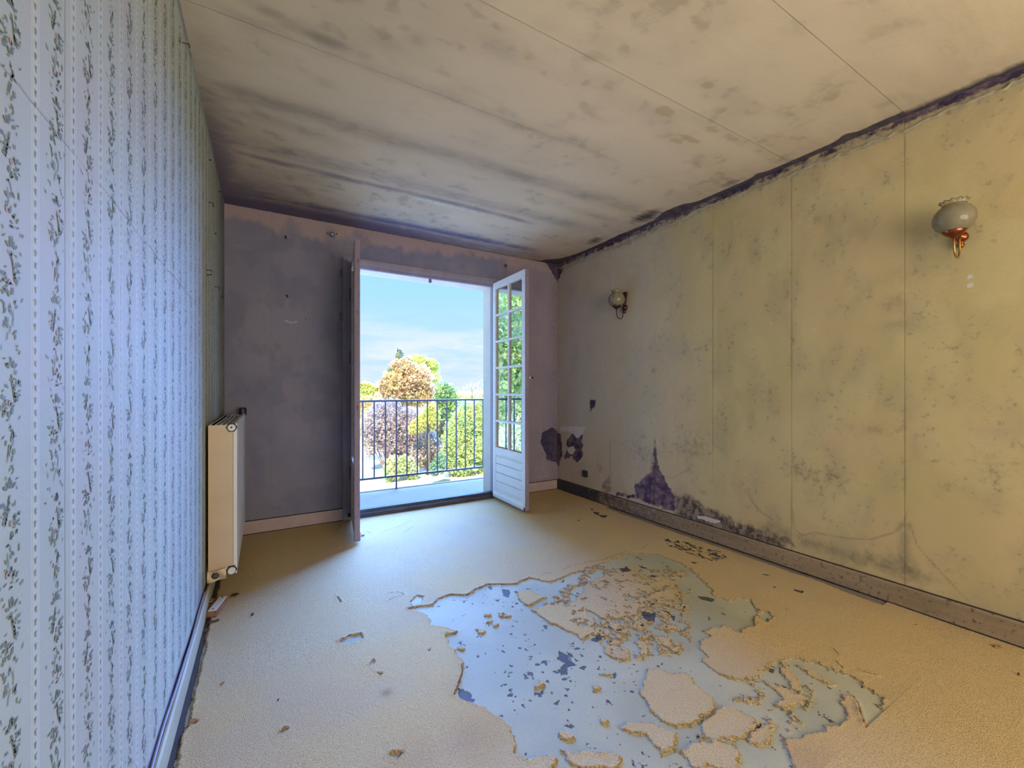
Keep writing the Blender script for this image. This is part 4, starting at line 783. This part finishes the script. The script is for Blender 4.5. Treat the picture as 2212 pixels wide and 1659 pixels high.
MB().lathe([(0.0, -0.006), (0.019, -0.006), (0.021, 0.0)], 20, (0, 0, 0), 'y').build('plate', M['zinc'], cb); MB().lathe([(0.008, -0.020), (0.010, -0.006)], 14, (0, 0, 0), 'y').build('rod_cup', M['black'], cb)
x_, z_ = onY(1148, 816); cb = tag(empty('door_catch', (x_, WB-0.001, z_)), 'small chrome door catch on the wall right of the white door leaf', 'catch')
M['chrome'] = worn('chrome', (0.75, 0.76, 0.8), (0.6, 0.6, 0.65), 10, 0.2, metal=0.9)
MB().box(-0.022, 0.022, -0.006, 0, -0.012, 0.012).build('plate', M['chrome'], cb, bevel=0.002); MB().box(-0.014, 0.018, -0.020, -0.006, -0.006, 0.006).build('latch', M['black'], cb, bevel=0.002)
tag(MB().box(1.330, 1.352, WB+0.02, WB+0.045, 2.118, 2.152).build('keeper', M['zinc']), 'small metal bolt keeper hanging from the door head', 'keeper')

# ------------------------------------------------------------------ loose things on the floor
M['box_brown'] = worn('stained_brown_plastic', (0.34, 0.20, 0.12), (0.22, 0.12, 0.08), 25, 0.6, 0.3)
q = [onZ(x, y, 0.035) for x, y in ((476.5, 1285), (488, 1291), (464, 1322), (451, 1316))]
cx_, cy_ = sum(p[0] for p in q)/4, sum(p[1] for p in q)/4
ang = atan2(q[1][1]-q[2][1], q[1][0]-q[2][0]); jl = math.hypot(q[1][0]-q[2][0], q[1][1]-q[2][1]); jw = 0.036
jb = tag(empty('junction_box', (cx_, cy_, 0.0), ang), 'torn-off brown junction box with pale cover plate beside the left skirting', 'box')
jl = max(0.10, min(jl, 0.17))
MB().box(-jl/2, jl/2, -jw/2, jw/2, 0.031, 0.036).build('cover_plate', M['enamel_w'], jb, bevel=0.002)
for s in (-1, 1): MB().lathe([(0.0, 0.0385), (0.004, 0.038), (0.004, 0.035)], 10, (s*(jl/2-0.012), 0, 0)).build('screw', M['black'], jb)
MB().box(-jl/2, jl/2, jw/2, jw/2+0.004, 0.0, 0.030).box(-jl/2, jl/2, -jw/2, -jw/2+0.004, 0.0, 0.030).box(-jl/2, -jl/2+0.004, -jw/2, jw/2+0.03, 0.0, 0.030).box(jl/2-0.004, jl/2, -jw/2, jw/2+0.03, 0.0, 0.030).box(-jl/2, jl/2, jw/2+0.028, jw/2+0.032, 0.0, 0.034).box(-jl/2, jl/2, -jw/2, jw/2+0.03, 0.0, 0.004).box(-jl/2+.01, jl/2-.01, jw/2+0.008, jw/2+0.024, 0.004, 0.022).build('housing', M['box_brown'], jb)
MB().tube([(-jl/2+0.02, jw/2+0.02, 0.024), (-jl/2-0.01, jw/2+0.04, 0.05), (-jl/2-0.04, jw/2+0.07, 0.07)], 0.003, 8).build('wire', M['enamel_w'], jb, smooth=True)
MB().tube([(jl/2-0.02, jw/2+0.02, 0.024), (0.0, jw/2+0.045, 0.045), (-jl/2, jw/2+0.06, 0.055)], 0.003, 8).build('wire', M['enamel_w'], jb, smooth=True)
M['debris'] = worn('dark_paint_flakes', (0.04, 0.035, 0.035), (0.10, 0.07, 0.05), 30, 0.8)
def flake(px, py, L, W_, label, mat='debris', rot=0.0, cat='debris'):
    x_, y_ = onZ(px, py); r = random.Random(int(px*7+py)); n = 11
    rim = [(L/2*cos(2*pi*k/n)*r.uniform(.55, 1.1), W_/2*sin(2*pi*k/n)*r.uniform(.5, 1.15)) for k in range(n)]
    vs = [(0, 0, 0.007)]+[(a, b_, 0.0045+r.uniform(0, 0.006)) for a, b_ in rim]+[(a, b_, 0.0005) for a, b_ in rim]
    fs = [(0, 1+k, 1+(k+1) % n) for k in range(n)]+[(1+k, 1+n+k, 1+n+(k+1) % n, 1+(k+1) % n) for k in range(n)]
    o = MB().add(vs, fs).build('paint_flake', M[mat]); o.location = (x_, y_, 0.0); o.rotation_euler.z = rot; tag(o, label, cat); return o
flake(508, 1286, .045, .035, 'black curled flake on the carpet right of the junction box', rot=.4)
flake(545, 1329, .018, .014, 'round black crumb on the carpet, right of and below the junction box')
flake(461, 1344, .050, .016, 'long black flake beside the left skirting below the junction box', rot=.1)
flake(448, 1361, .030, .014, 'small black flake at the carpet edge near the left skirting', rot=.6)
flake(416, 1560, .024, .010, 'thin brown flake on the carpet near the left foot of the picture', 'box_brown', rot=.2)
flake(480, 1478, .020, .005, 'tiny brown splinter on the plain carpet at left', 'box_brown', rot=.8)
flake(1250, 1125, .020, .014, 'small dark crumb on the carpet near the right skirting corner')
flake(783, 1157, .035, .030, 'curl of pinkish peeled wood at the foot of the left door leaf', 'bare_wood', rot=.5)
flake(2200, 1458, .010, .008, 'black crumb on the carpet at far right')
flake(2155, 1398, .040, .022, 'crumpled brown flake near the right skirting at far right', 'box_brown', rot=-.4)
flake(601, 1514, .006, .004, 'tiny black speck on the carpet left of centre')

# ------------------------------------------------------------------ outdoors
GZ = -2.8
def mat_ground():
    m, t = newmat('pale_paving'); v = t.pos(); c = t.mix(t.ramp(t.noise(0.8, 5, 0.6, v), 0.35, 0.65), (0.62, 0.55, 0.50), (0.72, 0.66, 0.60))
    g = t.ramp(t.noise(0.25, 3, 0.5, v), 0.52, 0.58); c = t.mix(t.math('MULTIPLY', g, 0.5), c, (0.50, 0.50, 0.30)); setc(t, c, 0.9, t.noise(12, 4, 0.6, v), 0.3, 0.02); return m
M['paving'] = mat_ground()
gr = MB().box(-60, 90, 4.07, 140, GZ-0.3, GZ).build('ground', M['paving']); struct(gr, 'pale sunlit paving of the yard below the balcony')
def mat_leaf():
    m, t = newmat('sunlit_leaves'); c = t.attr('tint', 'Color'); setc(t, c, 0.6, spec=0.2); tl = t.n('ShaderNodeBsdfTranslucent', {'Color': c})
    mx = t.n('ShaderNodeMixShader', {0: 0.35, 1: t.b.outputs[0], 2: tl.outputs[0]}); t.L.new(mx.outputs[0], m.node_tree.nodes['Material Output'].inputs[0]); return m
M['leaf'] = mat_leaf(); M['bark'] = worn('bark', (0.16, 0.12, 0.10), (0.24, 0.18, 0.15), 6, 0.9, 0.5)
M['twig'] = worn('pinkish_twigs', (0.42, 0.30, 0.32), (0.30, 0.22, 0.24), 6, 0.9)
def plant(name, label, cat, x, y, blobs, n, size, tints, seed, trunk=True, group=None, twigs=0):
    """crown of single leaves spread through soft lobes, on a branching trunk; lobes are (dx, dy, z, rx, ry, rz)"""
    r = empty(name, (x, y, GZ)); tag(r, label, cat, group); R = np.random.RandomState(seed)
    w_ = np.array([b[3]*b[5] for b in blobs]); idx = R.choice(len(blobs), n, p=w_/w_.sum()); B = np.array(blobs)[idx]
    n = int(n*1.35); size = size*1.12; idx = R.choice(len(blobs), n, p=w_/w_.sum()); B = np.array(blobs)[idx]
    d = R.normal(size=(n, 3)); d /= np.linalg.norm(d, axis=1)[:, None]; rad = R.uniform(0.35, 1.0, n)**0.45
    rad *= 0.62+0.78*fbm(d[:, 0]*2+B[:, 0]+9, d[:, 2]*2+B[:, 2]+9, 2.6, 3)
    c = B[:, :3]+d*rad[:, None]*B[:, 3:6]; c[:, 2] = np.maximum(c[:, 2], 0.03)
    a = R.normal(size=(n, 3)); a /= np.linalg.norm(a, axis=1)[:, None]; u = R.normal(size=(n, 3)); b_ = np.cross(a, u); b_ /= np.linalg.norm(b_, axis=1)[:, None]
    s = size*R.uniform(0.6, 1.3, n)[:, None]
    v = np.stack([c-a*s, c-b_*s*0.55, c+a*s, c+b_*s*0.55], 1).reshape(-1, 3); q = np.arange(n*4).reshape(n, 4)
    T = np.array(tints)*0.86+0.13; k = R.randint(0, len(T), n); zone = fbm(c[:, 0]+seed, c[:, 2], 0.9); k = np.where(R.rand(n) < 0.6, np.clip((zone*1.6-0.3)*len(T), 0, len(T)-1).astype(int), k)
    col = np.concatenate([T[k]*R.uniform(0.7, 1.15, n)[:, None], np.ones((n, 1))], 1)
    o = arr_mesh('foliage', v, q, M['leaf'], r, fattrs={'tint': col}, smooth=False); o['kind'] = 'stuff'
    if trunk:
        bl = sorted(blobs, key=lambda q_: q_[2]); top = bl[-1]; mb = MB(); h = max(0.3, bl[0][2])
        mb.tube([(0, 0, -0.05), (0.03, 0, h*0.5), (0.0, 0.02, h), (top[0]*0.7, top[1]*0.7, top[2])], [0.05*top[2]**0.5+0.03, 0.04*top[2]**0.5+.02, 0.05, 0.02], 8); mb.build('trunk', M['bark'], r, smooth=True)
        mb = MB()
        for q_ in blobs: mb.tube([(0, 0.01, h*0.6), (q_[0]*0.5, q_[1]*0.5, (h*0.6+q_[2])/2), (q_[0], q_[1], q_[2]+q_[5]*0.5)], [0.04, 0.025, 0.01], 6)
        mb.build('branches', M['bark'], r, smooth=True)
    if twigs:
        mb = MB()
        for k_ in range(twigs):
            q_ = blobs[R.randint(len(blobs))]; th = R.uniform(0, 6.28); e = (q_[0]+q_[3]*cos(th)*R.rand(), q_[1]+q_[4]*sin(th)*R.rand(), q_[2]+q_[5]*R.uniform(0.3, 1.15)); mb.tube([(q_[0]*0.5, q_[1]*0.5, 0.05), (e[0]*0.8, e[1]*0.8, e[2]*0.6), e], [0.02, 0.012, 0.005], 4, cap=False)
        mb.build('twigs', M['twig'], r)
    return r
def spot(px, Y): return onY(px, 840, Y)[0]
def bl_px(x0, Y, items):
    """lobes given as (px, py, half-width px, half-height px) seen at depth Y"""
    out = []
    for px, py, hw, hh_ in items:
        d = ray(px, py); k = Y/d[1]; z = H+k*d[2]-GZ; sc2 = k/906.; out.append((k*d[0]-x0, 0.0, z, hw*sc2*1.0, hw*sc2*0.8, hh_*sc2))
    return out
YEL = [(.80, .70, .16), (.74, .78, .14), (.62, .72, .12), (.85, .66, .20)]; ORG = [(.85, .52, .22), (.82, .60, .26), (.70, .45, .25), (.86, .66, .28)]
GRN = [(.30, .50, .12), (.42, .60, .14), (.22, .40, .12), (.55, .68, .18)]; PNK = [(.58, .42, .42), (.64, .50, .48), (.44, .34, .38), (.70, .58, .50)]; MIX = [(.55, .68, .16), (.70, .78, .20), (.36, .52, .16), (.80, .82, .34)]; DK = [(.20, .30, .14), (.30, .36, .18), (.40, .38, .20), (.15, .24, .14)]
x0 = spot(868, 26); plant('maple_tree', 'tall orange-yellow autumn tree in the middle beyond the railing', 'tree', x0, 26, bl_px(x0, 26, [(868, 835, 50, 40), (900, 830, 40, 42), (872, 800, 26, 30), (845, 838, 26, 28), (905, 860, 40, 22)]), 11000, 0.085, ORG, 1)
x0 = spot(865, 33); plant('conifer', 'dark pointed tree behind the orange autumn tree', 'tree', x0, 33, bl_px(x0, 33, [(862, 800, 22, 26), (864, 775, 9, 22), (850, 815, 20, 22)]), 3500, 0.08, DK, 2)
x0 = spot(915, 29.5); plant('locust_tree', 'bright yellow-green tree behind the railing, taller beside the orange tree', 'tree', x0, 29.5, bl_px(x0, 29.5, [(905, 783, 22, 16), (932, 790, 16, 15), (925, 815, 26, 18), (925, 845, 24, 22), (905, 830, 24, 22)]), 5600, 0.085, [(.72, .80, .12), (.80, .82, .20), (.62, .76, .12), (.78, .66, .14)], 3)
x0 = spot(962, 21.6); plant('round_shrub', 'rounded bright green shrub top above the top rail', 'shrub', x0, 21.6, bl_px(x0, 21.6, [(962, 885, 24, 26), (962, 850, 24, 24), (975, 865, 20, 18)]), 3200, 0.07, GRN, 4)
x0 = spot(802, 44); plant('distant_tree', 'pale yellow distant tree at the left of the view outside', 'tree', x0, 44, bl_px(x0, 44, [(800, 850, 22, 22), (790, 838, 14, 14), (822, 850, 16, 18)]), 3200, 0.12, YEL, 5)
x0 = spot(1015, 47); plant('distant_tree', 'low distant yellow treetops right of the green shrub', 'tree', x0, 47, bl_px(x0, 47, [(1000, 862, 26, 12), (1030, 860, 24, 14), (985, 862, 14, 20), (1050, 860, 20, 16)]), 3200, 0.11, YEL+ORG, 6)
x0 = spot(1020, 39); plant('sapling', 'thin sparse sapling with few leaves at the right of the view', 'tree', x0, 39, bl_px(x0, 39, [(1018, 842, 20, 16), (1036, 836, 14, 14)]), 160, 0.07, [(.8, .8, .6), (.7, .7, .5)], 7, twigs=10)
x0 = spot(860, 20.5); plant('smoke_bush', 'large pinkish mauve bush behind the balcony railing', 'bush', x0, 20.5, bl_px(x0, 20.5, [(815, 915, 30, 48), (850, 905, 34, 44), (885, 925, 36, 52), (905, 945, 30, 42), (840, 950, 34, 36), (800, 950, 16, 38)]), 15000, 0.050, PNK, 8, twigs=90)
x0 = spot(925, 18.4); plant('yellow_shrub', 'golden yellow shrub between the mauve bush and green hedge', 'shrub', x0, 18.4, bl_px(x0, 18.4, [(932, 900, 18, 28), (910, 915, 16, 18), (895, 925, 12, 14)]), 2600, 0.06, YEL, 9)
x0 = spot(1000, 17.5); plant('laurel_hedge', 'tall yellow-green hedge at the right behind the railing', 'hedge', x0, 17.5, bl_px(x0, 17.5, [(1010, 910, 34, 42), (1040, 900, 30, 42), (985, 950, 30, 44), (1025, 965, 36, 48), (1050, 990, 34, 42), (975, 990, 26, 34), (1000, 1010, 30, 26)]), 15000, 0.058, MIX, 10)
x0 = spot(940, 19); plant('mauve_bush', 'smaller mauve bush with dark twigs below the yellow shrub', 'bush', x0, 19, bl_px(x0, 19, [(925, 960, 24, 30), (945, 985, 22, 32), (905, 985, 20, 30)]), 5000, 0.05, PNK[:2]+[(.5, .55, .3), (.35, .3, .3)], 11, twigs=40)
x0 = spot(950, 16.2); plant('green_shrub', 'small deep green shrub at the foot of the hedge', 'shrub', x0, 16.2, bl_px(x0, 16.2, [(952, 1000, 12, 22), (940, 1012, 12, 16)]), 1800, 0.05, [(.15, .34, .18), (.2, .42, .24), (.3, .5, .3)], 12, trunk=False)
x0 = spot(860, 17.8); plant('low_shrub', 'low pale yellow-green shrub beside the paved yard', 'shrub', x0, 17.8, bl_px(x0, 17.8, [(850, 1010, 20, 26), (875, 1005, 20, 22), (842, 1030, 10, 18), (890, 1020, 14, 18)]), 4200, 0.055, [(.72, .78, .3), (.6, .7, .24), (.8, .74, .4), (.45, .6, .25)], 13, trunk=False)
x0 = spot(835, 36); plant('autumn_hedge', 'long orange and yellow hedge just above the top rail', 'hedge', x0, 36, bl_px(x0, 36, [(795, 868, 22, 14), (830, 864, 26, 16), (870, 868, 30, 14), (915, 870, 30, 13), (955, 872, 26, 12), (1000, 874, 30, 10), (1040, 874, 26, 10), (790, 890, 25, 20)]), 9000, 0.08, ORG+YEL, 14, trunk=False)
x0 = spot(915, 23.3); plant('mixed_hedge', 'deep mixed hedge of pinkish and green leaves behind the bushes', 'hedge', x0, 23.3, bl_px(x0, 23.3, [(800, 925, 22, 45), (840, 925, 30, 50), (880, 930, 32, 50), (925, 930, 34, 50), (965, 925, 34, 50), (1010, 925, 36, 50), (1050, 925, 30, 50), (900, 965, 40, 40), (985, 965, 50, 40), (930, 1000, 40, 22), (975, 1000, 40, 22), (860, 985, 30, 22)]), 19000, 0.085, PNK+MIX+YEL[:1], 30, trunk=False)
# trees seen only in the panes of the open leaf
for (x_, y_, bb, n_, sz_, tt, sd, nm, lb) in ((-4.2, 13.2, [(0, 0, 6.2, 2.0, 1.4, 1.7), (-1.5, .5, 4.4, 2.2, 1.4, 1.8), (1.2, 0, 4.2, 1.6, 1.4, 1.7), (-.6, 0, 7.4, 1.3, 1.2, 1.0)], 13000, .085, MIX+GRN[:2], 20, 'lime_tree', 'tall leafy green tree mirrored in the door panes'),
        (-2.6, 10.3, [(0, 0, 1.5, 1.7, .9, 1.5), (1.3, 0, 1.0, 1.0, .8, 1.0), (-1.5, 0, 1.6, 1.2, .8, 1.5)], 8000, .06, MIX, 21, 'green_bush', 'dense green bush mirrored low in the door panes'), (-6.3, 11.6, [(0, 0, 2.4, 1.2, .6, 1.0)], 2500, .05, PNK, 22, 'pink_bush', 'pinkish bush mirrored in the middle door panes')):
    plant(nm, lb, 'tree' if 'tree' in nm else 'bush', x_, y_, bb, n_, sz_, tt, sd, twigs=0)
# the garden goes on behind the left door leaf
plant('garden_hedge', 'long green garden hedge behind the left door leaf', 'hedge', -2.0, 26.5, [(k*1.6-5, 0.4*sin(k), 1.0+0.2*sin(k*2.1), 1.2, .9, 1.1) for k in range(7)], 9000, 0.10, MIX+YEL[:2], 31, trunk=False)
plant('plane_tree', 'broad autumn tree hidden behind the left door leaf', 'tree', -1.0, 31.0, [(0, 0, 3.6, 2.4, 2, 1.8), (1.6, 0, 3.0, 1.6, 1.5, 1.3), (-1.8, 0, 2.8, 1.8, 1.6, 1.4), (.2, 0, 5.0, 1.4, 1.3, 1.0)], 6000, 0.11, ORG+YEL, 32)
# white garden wall and parked car at the left edge, pale path stones
x_ = onY(778, 960, 24)[0]
MB_ = MB().box(x_-3.2, x_+0.22, 24, 24.25, GZ, GZ+1.55).box(x_-3.2, x_+0.26, 23.95, 24.3, GZ+1.55, GZ+1.63); tag(MB_.build('garden_wall', M['enamel_w']), 'white garden wall at the left edge of the yard', 'wall')
x_ = onY(925, 1035, 15.6)[0]; st = [(1.9*cos(a)*0.9*(1+.1*sin(3*a)), 0.55*sin(a)) for a in np.linspace(0, 2*pi, 20)[:-1]]
o = MB().prism(st, 0.0, 0.06, 'z').build('stone_path', M['slab']); o.location = (x_, 14.9, GZ); tag(o, 'pale stone path below the mauve bush', 'path')
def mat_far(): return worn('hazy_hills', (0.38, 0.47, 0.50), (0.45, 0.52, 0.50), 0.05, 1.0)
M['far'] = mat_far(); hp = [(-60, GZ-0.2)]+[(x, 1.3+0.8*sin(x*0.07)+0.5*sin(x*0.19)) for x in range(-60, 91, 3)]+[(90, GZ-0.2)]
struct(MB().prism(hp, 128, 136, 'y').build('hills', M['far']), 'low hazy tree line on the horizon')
# repeats carry one group phrase each
for o in list(C.objects):
    if o.parent is None and o.get('category'):
        n = o.name.split('.')[0]
        g = {'wall_hook': 'nails and hooks left in the floral wall', 'screw': 'screws left in the back wall', 'wall_lamp': 'wall lamps on the right wall', 'paint_flake': 'flakes and crumbs lying on the carpet', 'curtain_bracket': 'curtain brackets above the doors', 'distant_tree': 'distant trees'}.get(n)
        if g: o['group'] = g
